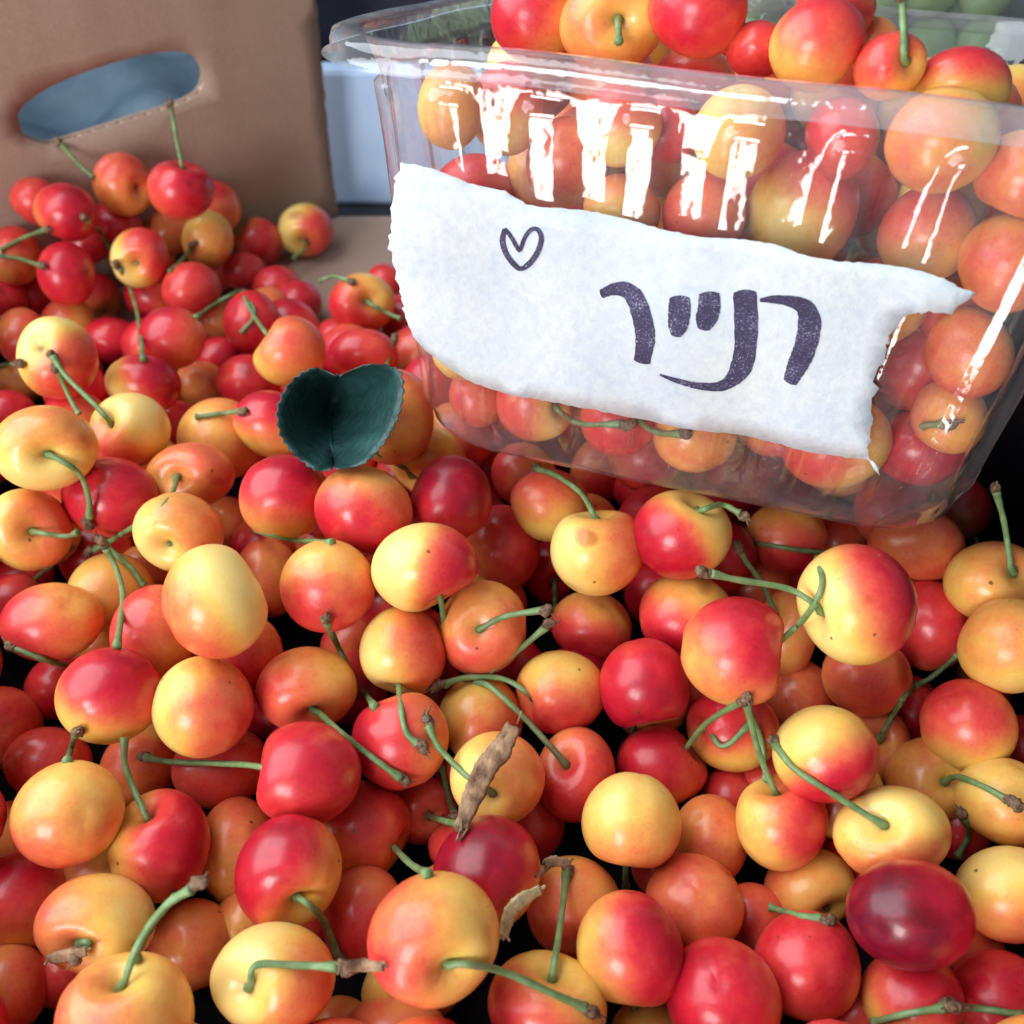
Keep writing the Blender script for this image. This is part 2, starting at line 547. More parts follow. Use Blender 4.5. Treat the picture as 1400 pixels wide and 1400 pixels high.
nx, nz = 110, 90
tv, tf = [], []
for j in range(nz):
    for i in range(nx):
        x = -0.80 + 0.632 * i / (nx - 1); y = 0.10 + 0.85 * j / (nz - 1)
        z = .002 + .010 * (1 + math.sin(x * 60 + y * 35)) * (.4 + .6 * math.sin(y * 9) ** 2) + .006 * (1 + math.sin(x * 23 - y * 70 + 1))
        tv.append((x, y, z))
for j in range(nz - 1):
    for i in range(nx - 1):
        a = j * nx + i
        q = (a, a+1, a+1+nx, a+nx)
        if all((np.array(tv[k][:2]) - CORNER).dot(WN) < -.012 for k in q): tf.append(q)
used_ = sorted({k for q in tf for k in q}); remap = {k: n_ for n_, k in enumerate(used_)}
tv = [tv[k] for k in used_]; tf = [tuple(remap[k] for k in q) for q in tf]
o = mesh_obj('blue_cloth', tv, tf, M['tarp'])
sm = o.modifiers.new('thick', 'SOLIDIFY'); sm.thickness = .0008
tag(o, 'rumpled blue grey cloth behind the box, seen through its handle hole', 'cloth')

# black crate wall along the right of the pile
bk = empty('black_crate', (0.19, 0.22, 0.0))
tag(bk, 'black plastic crate beside the punnet, right of the loose cherries', 'crate')
v, f = box((0.170, -0.02, -0.005), (0.176, 0.47, 0.082)); o = bevel(mesh_obj('side_wall', v, f, M['black'], bk, smooth=False), 0.0015)
v, f = box((0.1675, -0.02, 0.0822), (0.186, 0.47, 0.087)); o = bevel(mesh_obj('rim', v, f, M['black'], bk, smooth=False), 0.0015)
for k in range(7):
    v, f = box((0.1672, 0.0 + 0.07*k, -0.004), (0.1698, 0.006 + 0.07*k, 0.0820)); mesh_obj('rib', v, f, M['black'], bk, smooth=False)

# ------------------------------------------------------------------ punnet frame
def camv(px, py, z): return np.array([(px-700)/F*z, (700-py)/F*z, z])
BL, BR = camv(562, 610, .2965), camv(1300, 747, .2625)
TL, TR = camv(410, 40, .236), camv(1535, 174, .190)
ex = ((BR - BL) / np.linalg.norm(BR-BL) + (TR - TL) / np.linalg.norm(TR-TL)); ex /= np.linalg.norm(ex)
uw = (TL + TR - BL - BR); H_wall = np.linalg.norm(uw) / 2; uw = uw - ex * uw.dot(ex); uw /= np.linalg.norm(uw)
nout = np.cross(ex, uw)
if nout[2] > 0: nout = -nout
TAPER = math.radians(8.0)
ez = math.cos(TAPER) * uw - math.sin(TAPER) * nout; ez /= np.linalg.norm(ez)
ey = -(math.cos(TAPER) * nout + math.sin(TAPER) * uw)                    # towards the back of the punnet
EX, EY, EZ, NOUT, UW = c2w(ex), c2w(ey), c2w(ez), c2w(nout), c2w(uw)
PO = CAM + c2w((BL + BR) / 2)                                            # bottom front centre
HW0 = np.linalg.norm(BR - BL) / 2; HW1 = np.linalg.norm(TR - TL) / 2
PH = H_wall * math.cos(TAPER)
DEP = 0.142
TAN = math.tan(TAPER)
def pun(x, y, z): return PO + EX * x + EY * y + EZ * z
def to_pun(p):
    d = np.asarray(p) - PO
    return np.array([d.dot(EX), d.dot(EY), d.dot(EZ)])
def pix_on_wall(px, py, off=0.0):                                        # front-wall plane, off > 0 is outwards
    r = ray(px, py); q = PO + NOUT * off
    z = (q - CAM).dot(NOUT) / r.dot(NOUT)
    return CAM + z * r, z
def pun_clear(p):                                                        # distance to the inside faces (positive inside)
    x, y, z = to_pun(p)
    hw = HW0 + (HW1 - HW0) * z / PH
    ca = math.cos(TAPER)
    return min((hw - abs(x)) * ca, (y + TAN * z) * ca, (DEP + TAN * z - y) * ca, z)

# ------------------------------------------------------------------ cherries: the list read from the photograph
# x, y, width, height (picture units), layer, redness, (blush x, blush y, amount), stem point on the fruit (x, y in radii) or None
PILE = [
 (247,259,84,80,0,.74,(.6,-.3,.15),(.25,-.75)), (168,252,74,80,.3,.50,(.3,-.6,.15),(.75,.3)), (90,291,82,76,0,.72,(.9,0,.22),None),
 (50,275,62,60,1,.66,(0,0,0),None), (158,308,68,62,1,.78,(0,0,0),None), (284,328,66,73,0,.22,(.3,.6,.15),None),
 (351,331,66,66,.6,.58,(.8,.2,.2),(-.6,-.5)), (418,314,72,67,0,.20,(1,.35,.55),(0,.7)), (334,374,60,54,1,.76,(0,0,0),None),
 (380,394,64,58,1,.78,(0,0,0),None), (192,353,73,77,.2,.33,(.9,-.3,.45),(.15,.45)), (262,396,74,72,.9,.72,(0,0,0),None),
 (91,375,72,84,.1,.76,(0,-.3,.1),None), (132,408,60,66,0,.58,(0,-.8,.28),(.5,.75)), (20,350,64,78,.5,.56,(-.2,-.8,.2),None),
 (3,408,64,60,1,.8,(0,0,0),None), (44,404,58,56,1.2,.88,(0,0,0),None), (208,404,72,66,.7,.70,(-.8,0,.2),None),
 (80,490,98,108,0,.22,(.8,.7,.5),(-.1,-.15)), (35,462,70,78,.8,.58,(0,0,.1),None), (236,462,86,82,0,.70,(-.7,-.4,.2),None),
 (154,468,76,66,1.1,.84,(0,0,0),None), (196,525,98,78,.4,.42,(.9,-.4,.62),None), (277,531,74,70,.8,.34,(0,0,.1),None),
 (340,522,84,72,1,.78,(0,0,0),None), (178,588,104,98,0,.17,(-.5,.9,.42),(-.42,-.15)), (396,480,94,92,0,.36,(.2,-.3,.2),(-.72,-.45)),
 (345,442,74,86,1,.78,(0,0,0),None), (368,425,66,62,1.0,.48,(0,0,.1),None), (408,415,62,60,1,.78,(0,0,0),None),
 (63,613,130,112,0,.16,(.2,-.6,.25),(.38,.25)), (40,724,106,108,.2,.19,(.9,0,.35),(.48,.05)), (152,680,126,106,.9,.76,(0,-.3,.08),None),
 (262,650,113,86,.1,.42,(.3,-.2,.12),(-.15,.1)), (245,728,113,106,.2,.22,(.9,-.2,.25),(-.08,.42)), (300,600,106,108,1,.38,(0,0,.1),None),
 (370,580,95,88,.3,.55,(0,-.8,.38),None), (391,680,118,112,0,.60,(.15,-1,.35),None), (497,698,128,118,0,.58,(-.2,.8,.3),None),
 (617,685,106,120,0,.84,(.2,-.9,.25),None), (581,776,140,118,0,.20,(1,.15,.68),(.5,.8)), (688,748,96,112,.8,.62,(.5,-.2,.15),None),
 (448,801,124,122,.1,.48,(.1,.9,.25),None), (551,891,112,120,0,.20,(.95,-.3,.42),(-.15,.8)), (659,858,116,124,.7,.46,(.2,.7,.15),(-.05,-.08)),
 (752,691,104,96,.2,.36,(-.3,-.9,.3),None), (817,756,124,112,0,.22,(.9,-.2,.28),(0,-.88)), (933,731,130,118,0,.42,(-.8,.55,.6),(.32,-.75)),
 (752,782,74,84,1,.82,(0,0,0),(.2,.4)), (808,857,106,94,.4,.50,(-.4,.8,.28),None), (880,934,118,118,.1,.84,(0,.4,.14),(.2,.95)),
 (767,947,118,110,.3,.46,(-.1,.9,.32),(-.8,.2)), (937,840,122,110,.6,.48,(-.6,.8,.38),None), (1002,890,136,142,0,.60,(.5,-.7,.28),(.9,.1)),
 (1072,866,80,118,.9,.50,(0,0,.1),(-.5,-.6)), (1030,797,90,80,1.2,.46,(0,0,.1),None), (905,1046,120,102,.3,.68,(-.2,-.7,.12),(.75,-.5)),
 (787,1058,104,122,.2,.62,(.1,.3,.15),(-.35,-.45)), (1003,997,118,108,.7,.46,(-.3,-.9,.4),(-.85,-.1)), (680,1063,124,120,0,.26,(.9,-.2,.25),(-.1,.2)),
 (658,985,110,120,.9,.36,(.6,.5,.2),None), (547,1012,128,128,.5,.64,(-.8,0,.2),None), (422,1057,138,132,0,.72,(.3,-.3,.06),(-.9,-.15)),
 (420,942,130,110,.2,.50,(-.6,.3,.18),(.3,.55)), (485,885,90,94,1.2,.62,(0,0,.1),None), (350,915,84,86,1.2,.82,(0,0,0),None),
 (295,822,134,150,0,.15,(-.8,.7,.42),None), (149,951,136,126,0,.52,(.4,-.9,.40),None), (278,964,130,128,0,.30,(.95,.1,.3),None),
 (213,865,112,126,.7,.50,(-.5,-.3,.15),None), (72,850,126,102,.4,.54,(-.8,.3,.22),None), (152,810,108,104,.6,.16,(.5,-.3,.2),(.4,.8)),
 (140,885,70,60,1.2,.40,(0,0,0),None), (80,940,86,86,1.2,.76,(0,0,0),None), (5,995,94,108,.4,.52,(.2,-.3,.15),None),
 (68,1045,106,98,.6,.74,(0,0,.08),None), (94,1112,138,134,0,.36,(-.3,.8,.16),None), (15,1140,78,84,1,.40,(0,0,0),None),
 (219,1157,128,140,0,.46,(.9,-.4,.42),(-.2,-.8)), (190,1050,100,104,1.1,.50,(0,0,0),None), (302,1050,124,102,.6,.56,(0,-.2,.1),None),
 (325,1165,104,140,.8,.45,(0,0,.1),None), (395,1192,138,150,0,.58,(-.6,-.6,.42),(.36,.42)), (30,1231,125,126,.3,.48,(0,-.9,.35),None),
 (134,1260,148,122,0,.32,(-.9,.1,.24),(-.05,.1)), (12,1350,100,112,.5,.52,(0,0,.1),None), (172,1400,172,165,0,.42,(-.7,.3,.16),(-.05,-.85)),
 (262,1292,112,112,1.2,.45,(0,0,0),None), (335,1262,84,90,.7,.24,(.2,-.8,.18),None), (374,1336,162,134,0,.15,(.95,.2,.36),(-.4,-.1)),
 (497,1252,108,126,.6,.62,(-.3,.4,.15),None), (492,1135,132,126,.9,.50,(.5,-.7,.18),(.85,.3)), (593,1281,172,166,0,.40,(-.85,.15,.24),(.32,.22)),
 (665,1195,142,146,.5,.72,(-.4,-.8,.35),None), (658,1160,140,84,1.1,.42,(-.9,0,.3),None), (580,1108,86,86,1.2,.66,(0,0,0),(.25,-.1)),
 (565,1345,130,96,.7,.24,(.5,0,.12),None), (748,1378,156,128,0,.46,(-.4,.3,.28),(.1,-.85)), (785,1240,126,130,.7,.50,(-.2,.7,.15),None),
 (863,1123,130,128,0,.24,(.2,.8,.16),(-.15,.85)), (970,1150,100,120,.7,.36,(0,0,.1),None), (949,1235,126,124,.4,.42,(-.2,-.6,.12),None),
 (861,1295,140,142,0,.52,(.7,-.3,.36),(-.1,.95)), (988,1365,150,146,.4,.68,(-.4,-.2,.22),None), (885,1412,96,80,.8,.26,(0,0,0),None),
 (1068,1125,118,122,.1,.48,(.9,-.3,.34),(-.2,-.85)), (1127,1030,132,126,.1,.46,(.5,.8,.48),None), (1107,1215,118,104,.7,.36,(0,0,.1),(.3,.35)),
 (1218,1138,148,118,0,.30,(.2,.9,.24),(-.42,-.45)), (1270,1065,112,110,.2,.31,(-.4,-.3,.08),(.03,-.18)), (1243,1250,160,138,0,1.02,(-.8,.1,.22),None),
 (1100,1320,132,136,.6,.64,(-.3,-.5,.15),None), (1248,1366,126,122,.4,.48,(.2,-.9,.35),None), (1365,1362,122,112,.4,.60,(-.3,-.5,.2),None),
 (1377,1222,132,122,.2,.26,(0,.9,.26),None), (1372,1095,118,112,.4,.22,(0,.5,.1),None), (1323,990,116,118,.2,.40,(-.4,-.9,.34),None),
 (1380,883,126,124,0,.21,(-.2,-.7,.12),None), (1358,795,126,106,.2,.34,(.5,-.3,.12),(.25,-.35)), (1270,855,106,120,.6,.68,(-.3,-.3,.1),None),
 (1173,826,144,158,0,.42,(.9,-.35,.50),(-.95,.2)), (1183,925,118,104,.6,.46,(0,.2,.12),None), (1252,745,122,98,.8,.58,(0,0,.1),None),
 (1075,735,104,94,.8,.52,(.1,.9,.22),None), (1090,955,96,104,1.2,.54,(0,0,0),None), (1195,1020,94,112,.8,.40,(0,0,.1),(-.1,-.4)),
 (1245,972,80,94,1.1,.78,(0,0,0),None), (1395,1030,76,100,1.1,.78,(0,0,0),None), (885,668,96,80,.8,.80,(0,0,0),None),
 (585,632,102,96,.6,.21,(.5,.5,.12),(-.5,.6)), (668,642,84,80,1,.68,(0,0,0),None), (535,570,112,126,.8,.50,(0,0,.15),None),
 (495,415,86,78,0,.52,(-.7,.5,.28),(.35,.1)), (497,484,92,66,.5,.74,(0,0,.1),None), (528,388,52,52,.8,.72,(0,0,0),None),
 (463,465,66,58,.9,.76,(0,0,0),None), (365,790,84,104,.8,.50,(0,0,.1),None), (312,722,72,84,1.1,.46,(0,0,0),None),
 (510,842,76,76,1.3,.84,(0,0,0),None), (540,1408,134,80,.4,.58,(0,0,.15),None), (468,1402,90,70,.8,.34,(0,0,0),None),
 (10,572,78,74,.8,.78,(0,0,0),None), (26,525,60,54,1.1,.32,(0,0,0),None), (200,785,84,80,1.1,.40,(0,0,0),None),
 (300,440,56,56,1.2,.45,(0,0,0),None), (300,492,64,60,1.1,.84,(0,0,0),None), (705,915,80,80,1.3,.84,(0,0,0),None),
 (1050,1075,90,90,1.3,.66,(0,0,0),None), (1310,1130,84,84,1.3,.72,(0,0,0),None), (1170,1175,90,90,1.3,.74,(0,0,0),None),
 (1320,1300,100,96,1.1,.56,(0,0,0),None), (850,765,90,84,1.0,.58,(0,0,0),None), (1085,790,90,84,1.1,.78,(0,0,0),None),
 (930,950,76,80,1.3,.7,(0,0,0),None), (725,1130,90,90,1.3,.72,(0,0,0),None), (120,330,60,60,1.1,.78,(0,0,0),None),
 (232,318,64,62,1.0,.46,(0,0,0),None), (290,372,60,58,1.1,.66,(0,0,0),None), (12,445,66,60,1.0,.6,(0,0,0),None),
 (240,585,76,72,1.1,.74,(0,0,0),None), (440,740,80,80,1.3,.56,(0,0,0),None), (30,790,84,76,1.0,.72,(0,0,0),None),
 (905,1185,80,84,1.3,.62,(0,0,0),None), (1030,1255,90,90,1.3,.6,(0,0,0),None), (1170,1385,90,90,1.2,.66,(0,0,0),None),
 (80,1190,84,84,1.2,.72,(0,0,0),None), (430,1240,80,80,1.3,.66,(0,0,0),None), (90,1330,90,90,1.2,.7,(0,0,0),None),
 (1345,930,76,80,1.2,.5,(0,0,0),None), (630,1075,70,80,1.3,.7,(0,0,0),None), (1000,1090,80,80,1.3,.72,(0,0,0),None),
]
# inside the punnet: x, y, width, height, extra depth behind the front wall (mm), redness, blush, stem point
INSIDE = [
 (838,32,146,118,20,.26,(-.6,.4,.2),(.05,.35)), (735,22,124,116,24,.56,(-.7,-.2,.3),None), (952,14,134,128,22,.66,(-.2,0,.15),None),
 (1036,66,84,72,26,.72,(0,0,0),None), (1115,62,128,118,16,.52,(.2,-.3,.25),None), (1142,14,110,96,40,.58,(0,0,.1),None),
 (1216,92,96,88,16,.48,(-.3,-.4,.22),(.35,.2)), (1314,120,130,100,12,.40,(0,-.9,.45),None), (1195,66,70,80,44,.38,(0,0,0),None),
 (790,-8,110,100,45,.24,(0,0,.1),None),
 (1010,182,126,126,2,.24,(.4,.5,.15),None), (1288,192,150,140,1,.26,(-.9,.4,.2),None), (1272,322,130,132,4,.44,(-.3,-.8,.2),None),
 (1378,362,124,132,1,.38,(0,0,.15),None), (1095,290,146,160,2,.38,(.6,-.8,.4),None), (962,292,112,112,6,.64,(0,0,.1),None),
 (618,146,92,112,1,.26,(.3,0,.12),None), (602,256,118,104,1,.68,(0,0,.1),None), (692,150,100,120,6,.52,(0,-.7,.3),None),
 (756,226,112,120,4,.36,(-.4,0,.2),None), (848,172,112,110,4,.40,(0,-.6,.3),None), (912,176,92,94,10,.66,(0,0,.1),None),
 (850,290,106,98,4,.30,(0,0,.15),None), (1150,190,100,110,12,.72,(0,0,.1),None), (690,250,96,100,8,.42,(0,0,.1),None),
 (1258,502,122,132,1,.60,(-.3,-.3,.12),None), (1355,486,112,124,3,.54,(0,0,.1),None), (1284,602,122,104,1,.74,(0,.3,.12),(-.05,-.65)),
 (1274,672,110,84,1,.22,(0,0,.1),None), (1160,650,146,130,1,.34,(-.9,0,.36),None), (945,612,112,104,1,.28,(-.2,.2,.12),None),
 (845,606,112,112,1,.60,(0,.4,.14),(.0,-.5)), (722,580,106,104,1,.27,(-.9,.2,.42),(.7,.1)), (655,560,76,86,4,.48,(-.2,0,.12),None),
 (592,490,88,84,1,.26,(0,0,.12),None), (782,600,80,84,8,.44,(0,0,.1),None), (1060,628,98,90,6,.50,(0,0,.1),None),
 (1212,556,112,112,8,.42,(0,0,.1),None), (1338,580,96,104,6,.42,(0,0,.1),None), (640,630,70,70,10,.66,(0,0,0),None),
 (1215,420,120,120,8,.46,(0,0,.1),None), (560,320,90,96,6,.62,(0,0,.1),None), (575,400,90,92,6,.30,(0,0,.1),None),
 (1310,440,100,100,10,.56,(0,0,0),None), (1395,240,120,120,6,.44,(0,0,.1),None), (1020,640,90,80,10,.42,(0,0,.1),None),
]

def zh(py, h):                                    # depth of the ray where it is h above the floor
    yn = (700 - py) / F
    return (CAM_H - h) / (S2 * (1 - yn))

def pile_height(px, py):
    h = np.interp(py, [200, 300, 400, 600, 750, 1000, 1300, 1420], [.060, .056, .052, .056, .058, .042, .038, .038])
    if py < 480:                                  # the heap runs out towards the free edge of the wall
        k = np.clip((px - 250) / 170, 0, 1) * np.clip((480 - py) / 110, 0, 1)
        h = h * (1 - k) + 0.014 * k
    return h

PILE = [(c[0], c[1], c[2] * 1.045, c[3] * 1.045) + c[4:] for c in PILE]
NP_ = len(PILE)
px = np.array([c[0] for c in PILE], float); py = np.array([c[1] for c in PILE], float)
sz = np.array([(c[2] + c[3]) / 2 for c in PILE], float); lay = np.array([c[4] for c in PILE], float)
RAY = np.array([ray(a, b) for a, b in zip(px, py)])
zz = np.array([0.45 * F * 0.0256 / s + 0.55 * zh(b, pile_height(a, b)) for a, b, s in zip(px, py, sz)]) + lay * 0.010
z0 = zz.copy()
KR = 0.95
def wall_limit(i, z, r):
    p = CAM + z * RAY[i]
    return (p[:2] - CORNER).dot(WN) - r
for it in range(260):
    r = sz * zz / (2 * F) * KR
    pos = CAM + zz[:, None] * RAY
    D = pos[:, None] - pos[None]
    dist = np.sqrt((D ** 2).sum(-1)) + np.eye(NP_)
    need = r[:, None] + r[None] - dist
    np.fill_diagonal(need, 0)
    dz = np.zeros(NP_)
    I, J = np.where(np.triu(need > 0.0004, 1))
    for i, j in zip(I, J):
        a, b = (i, j) if (zz[i] + lay[i]*.004, i) < (zz[j] + lay[j]*.004, j) else (j, i)
        if lay[i] + .25 < lay[j]: a, b = i, j
        elif lay[j] + .25 < lay[i]: a, b = j, i
        q = min(need[i, j], 0.004) * 0.35
        dz[a] -= q * 0.35; dz[b] += q * 0.65
    zz = zz + dz + 0.02 * (z0 - zz)
    # floor, end wall, punnet
    for i in range(NP_):
        r_ = sz[i] * zz[i] / (2 * F)
        zmax = (CAM_H - r_) / (-RAY[i][2])
        zz[i] = min(zz[i], zmax)
        for _ in range(3):
            g = wall_limit(i, zz[i], r_)
            if g < 0: zz[i] += g * 0.8 * (1 if RAY[i][:2].dot(WN) < 0 else -1)
        if CAM[0] + zz[i] * RAY[i][0] + r_ > 0.166 and RAY[i][0] > 0: zz[i] = min(zz[i], (0.166 - r_) / RAY[i][0])
        c = pun_clear(CAM + zz[i] * RAY[i])
        if c > -r_ * 0.85: zz[i] += 0.0 if zz[i] < (PO - CAM).dot(FWD) - .012 else 0.0015
PR = sz * zz / (2 * F)
PPOS = CAM + zz[:, None] * RAY

# punnet contents
ipos, irad = [], []
for c in INSIDE:
    r = 0.0128
    for _ in range(6):
        p, z = pix_on_wall(c[0], c[1], -(r * 1.02 + 0.0026 + c[4] * 0.001))
        r = (c[2] + c[3]) / 4 * z / F
    ipos.append(p); irad.append(r)
ipos, irad = np.array(ipos), np.array(irad)
iray = np.array([ray(c[0], c[1]) for c in INSIDE])
iz = np.array([(p - CAM).dot(FWD) for p in ipos]); iz0 = iz.copy()
isz = np.array([(c[2] + c[3]) / 2 for c in INSIDE], float)
for it in range(200):
    r = isz * iz / (2 * F) * 0.94
    pos = CAM + iz[:, None] * iray
    dist = np.sqrt(((pos[:, None] - pos[None]) ** 2).sum(-1)) + np.eye(len(iz))
    need = r[:, None] + r[None] - dist
    np.fill_diagonal(need, 0)
    for i, j in zip(*np.where(np.triu(need > 0.0004, 1))):
        a, b = (i, j) if iz0[i] < iz0[j] else (j, i)
        q = min(need[i, j], 0.004) * 0.4
        iz[b] += q
    iz = np.maximum(iz, iz0)
irad = isz * iz / (2 * F); ipos = CAM + iz[:, None] * iray
for it in range(30):                                  # keep every fruit inside the tub
    for i in range(len(ipos)):
        x, y, z = to_pun(ipos[i]); r = irad[i] + .0012
        hw = HW0 + (HW1 - HW0) * z / PH
        z = max(z, r)
        x = float(np.clip(x, -(hw - r / math.cos(TAPER)), hw - r / math.cos(TAPER)))
        y = float(np.clip(y, -TAN * z + r / math.cos(TAPER), DEP + TAN * z - r))
        cx, cy = hw - .024, -TAN * z + .024              # rounded front corners
        dx, dy = abs(x) - cx, cy - y
        if dx > 0 and dy > 0 and math.hypot(dx, dy) > .024 - r and z < PH:
            k = max(.024 - r, .0) / math.hypot(dx, dy)
            x = math.copysign(cx + dx * k, x); y = cy - dy * k
        ipos[i] = pun(x, y, z)
    D = ipos[:, None] - ipos[None]; dist = np.sqrt((D ** 2).sum(-1)) + np.eye(len(ipos))
    need = (irad[:, None] + irad[None]) * .95 - dist; np.fill_diagonal(need, 0)
    for i, j in zip(*np.where(np.triu(need > .0003, 1))):
        d = D[i, j] / dist[i, j] * need[i, j] * .3
        ipos[i] = ipos[i] + d; ipos[j] = ipos[j] - d
iz = np.array([(p - CAM).dot(FWD) for p in ipos])

# ------------------------------------------------------------------ cherry mesh
def sphere_grid(seg, rings):
    th = np.linspace(0, math.pi, rings + 2)[1:-1]
    # more rings near the stem cavity
    th = math.pi * (th / math.pi) ** 1.15
    ph = np.arange(seg) * 2 * math.pi / seg
    TH_, PH_ = np.meshgrid(th, ph, indexing='ij')
    TH_ = np.concatenate([[0.0], TH_.ravel(), [math.pi]]); PH_ = np.concatenate([[0.0], PH_.ravel(), [0.0]])
    Fc = []
    for k in range(seg):
        Fc.append((0, 1 + k, 1 + (k + 1) % seg))
    for i in range(rings - 1):
        for k in range(seg):
            a = 1 + i * seg + k; b = 1 + i * seg + (k + 1) % seg
            Fc.append((a, a + seg, b + seg, b))
    last = 1 + rings * seg
    for k in range(seg):
        Fc.append((last, 1 + (rings - 1) * seg + (k + 1) % seg, 1 + (rings - 1) * seg + k))
    return TH_, PH_, Fc
GRID_HI = sphere_grid(40, 28)
GRID_LO = sphere_grid(20, 14)

def unit_cherry(grid, r_, deep=False):
    th, ph, fc = grid
    depth = r_.uniform(.20, .30); wid = r_.uniform(.30, .40)
    if deep: depth, wid = depth + .14, wid + .03
    rad = 1 - depth * np.exp(-(th / wid) ** 2)
    # shoulders stand a little higher on the two sides of the cavity, suture groove on one side
    rad = rad + r_.uniform(.02, .07) * np.exp(-((th - .75) / .38) ** 2) * (np.cos(2 * ph) * .5 + .5)
    dph = (ph - .3 + math.pi) % (2 * math.pi) - math.pi
    rad = rad - r_.uniform(.012, .030) * np.exp(-(dph / .16) ** 2) * np.sin(th) ** .7
    rad = rad - .05 * np.exp(-((math.pi - th) / .16) ** 2)
    for _ in range(5):                               # gentle lumps
        d = r_.normal(size=3); d /= np.linalg.norm(d)
        u = np.sin(th) * np.cos(ph) * d[0] + np.sin(th) * np.sin(ph) * d[1] + np.cos(th) * d[2]
        rad = rad + r_.uniform(-.028, .028) * np.exp(-((1 - u) / .35))
    v = np.stack([np.sin(th) * np.cos(ph) * rad * 1.05, np.sin(th) * np.sin(ph) * rad * .97, np.cos(th) * rad * (.95 - .04 * np.cos(th))], 1)
    n = np.stack([np.sin(th) * np.cos(ph), np.sin(th) * np.sin(ph), np.cos(th)], 1)
    return v, n, fc, th

def frame_from_axis(a, r_):
    a = a / np.linalg.norm(a)
    h = r_.normal(size=3); x = h - a * h.dot(a); x /= np.linalg.norm(x)
    y = np.cross(a, x)
    return np.stack([x, y, a], 1)                    # columns

def cherry_geometry(center, w, h, z, redness, blush, stem, seed, grid=GRID_HI):
    r_ = np.random.default_rng(seed)
    v, n, fc, th = unit_cherry(grid, r_, stem is not None and math.hypot(*stem) > .35)
    if stem is not None:
        s = math.hypot(*stem)
        a = np.array([stem[0], -stem[1], -math.sqrt(max(0.04, 1 - min(s * 1.12, .98) ** 2))])
        a[:2] *= 1.12
    else:
        a = r_.normal(size=3); a[2] = abs(a[2]) + .25; a[1] -= .3
    R = frame_from_axis(a, r_)
    a = R[:, 2]
    vc = v @ R.T; nc = n @ R.T
    half = np.array([(vc[:, 0].max() - vc[:, 0].min()) / 2, (vc[:, 1].max() - vc[:, 1].min()) / 2, 1.0])
    half[2] = (vc[:, 2].max() - vc[:, 2].min()) / 2
    mid = np.array([(vc[:, k].max() + vc[:, k].min()) / 2 for k in range(3)])
    rx, ry = w / 2 * z / F, h / 2 * z / F
    rad3 = np.array([rx, ry, (rx + ry) / 2])
    vv = (vc - mid) / half * rad3
    b3 = np.array([blush[0], -blush[1], -0.35])
    if abs(blush[0]) + abs(blush[1]) < 1e-6:
        b3 = r_.normal(size=3); 
    b3 /= np.linalg.norm(b3)
    amt = blush[2]
    t = nc @ b3
    m = redness + amt * np.tanh(1.9 * (t - .12)) + r_.normal() * .012
    m = m - .10 * np.exp(-(th / .55) ** 2) * (1 if redness < .8 else .3)         # paler around the stem
    se = np.clip(np.exp(-(th / .13) ** 2) * 1.1, 0, 1)
    V = vv[:, :1] * RIGHT + vv[:, 1:2] * UP + vv[:, 2:] * FWD
    att = V[0].copy()
    return V, fc, m, se, att, c2w(a)

# ------------------------------------------------------------------ build cherries
ALLP = np.vstack([PPOS, ipos]); ALLR = np.concatenate([PR, irad])
def front_depth(qx, qy, skip=()):
    r = ray(qx, qy); best = 9.0
    rr = r.dot(r)
    oc = ALLP - CAM
    tca = oc @ r / rr
    d2 = (oc ** 2).sum(1) - tca ** 2 * rr
    hit = d2 < ALLR ** 2
    for i in np.where(hit)[0]:
        if i in skip: continue
        t = tca[i] - math.sqrt((ALLR[i] ** 2 - d2[i]) / rr)
        best = min(best, t)
    return best

def project(p):
    d = np.asarray(p) - CAM
    z = d.dot(FWD)
    return 700 + F * d.dot(RIGHT) / z, 700 - F * d.dot(UP) / z, z

def stem_path(start_w, axis_w, pix, mode, own, n=26, lift=0.0011):
    """start on the fruit, through picture positions lying over (or under) the neighbouring fruit"""
    sx, sy, szz = project(start_w)
    pts = catmull(np.array([(sx, sy)] + list(pix), float), n)
    zend = szz
    e = front_depth(*pix[-1], skip=()) 
    if mode == 'over': zend = (e - lift * 1.5) if e < 8 else szz - .004
    elif mode == 'under': zend = szz + 0.012
    else: zend = szz + mode
    t = np.linspace(0, 1, n)
    z = szz + (zend - szz) * t
    if mode != 'under':
        e0 = max(0.0, szz - front_depth(sx, sy))           # the cavity lies this far below the fruit's swell
        for k in range(n):
            fd = front_depth(pts[k][0], pts[k][1])
            lim = fd - lift + (e0 + lift) * max(0.0, 1 - t[k] / .12)
            if fd < 8 and z[k] > lim: z[k] = lim
        for _ in range(12):
            zs = z.copy(); zs[1:-1] = (z[:-2] + 2 * z[1:-1] + z[2:]) / 4
            zs[0] = szz; z = np.minimum(zs, z + .0004)
    path = np.array([P(a, b, c) for (a, b), c in zip(pts, z)])
    path[0] = start_w
    path[1] = 0.5 * path[1] + 0.5 * (start_w + axis_w * np.linalg.norm(path[1] - start_w))
    return path

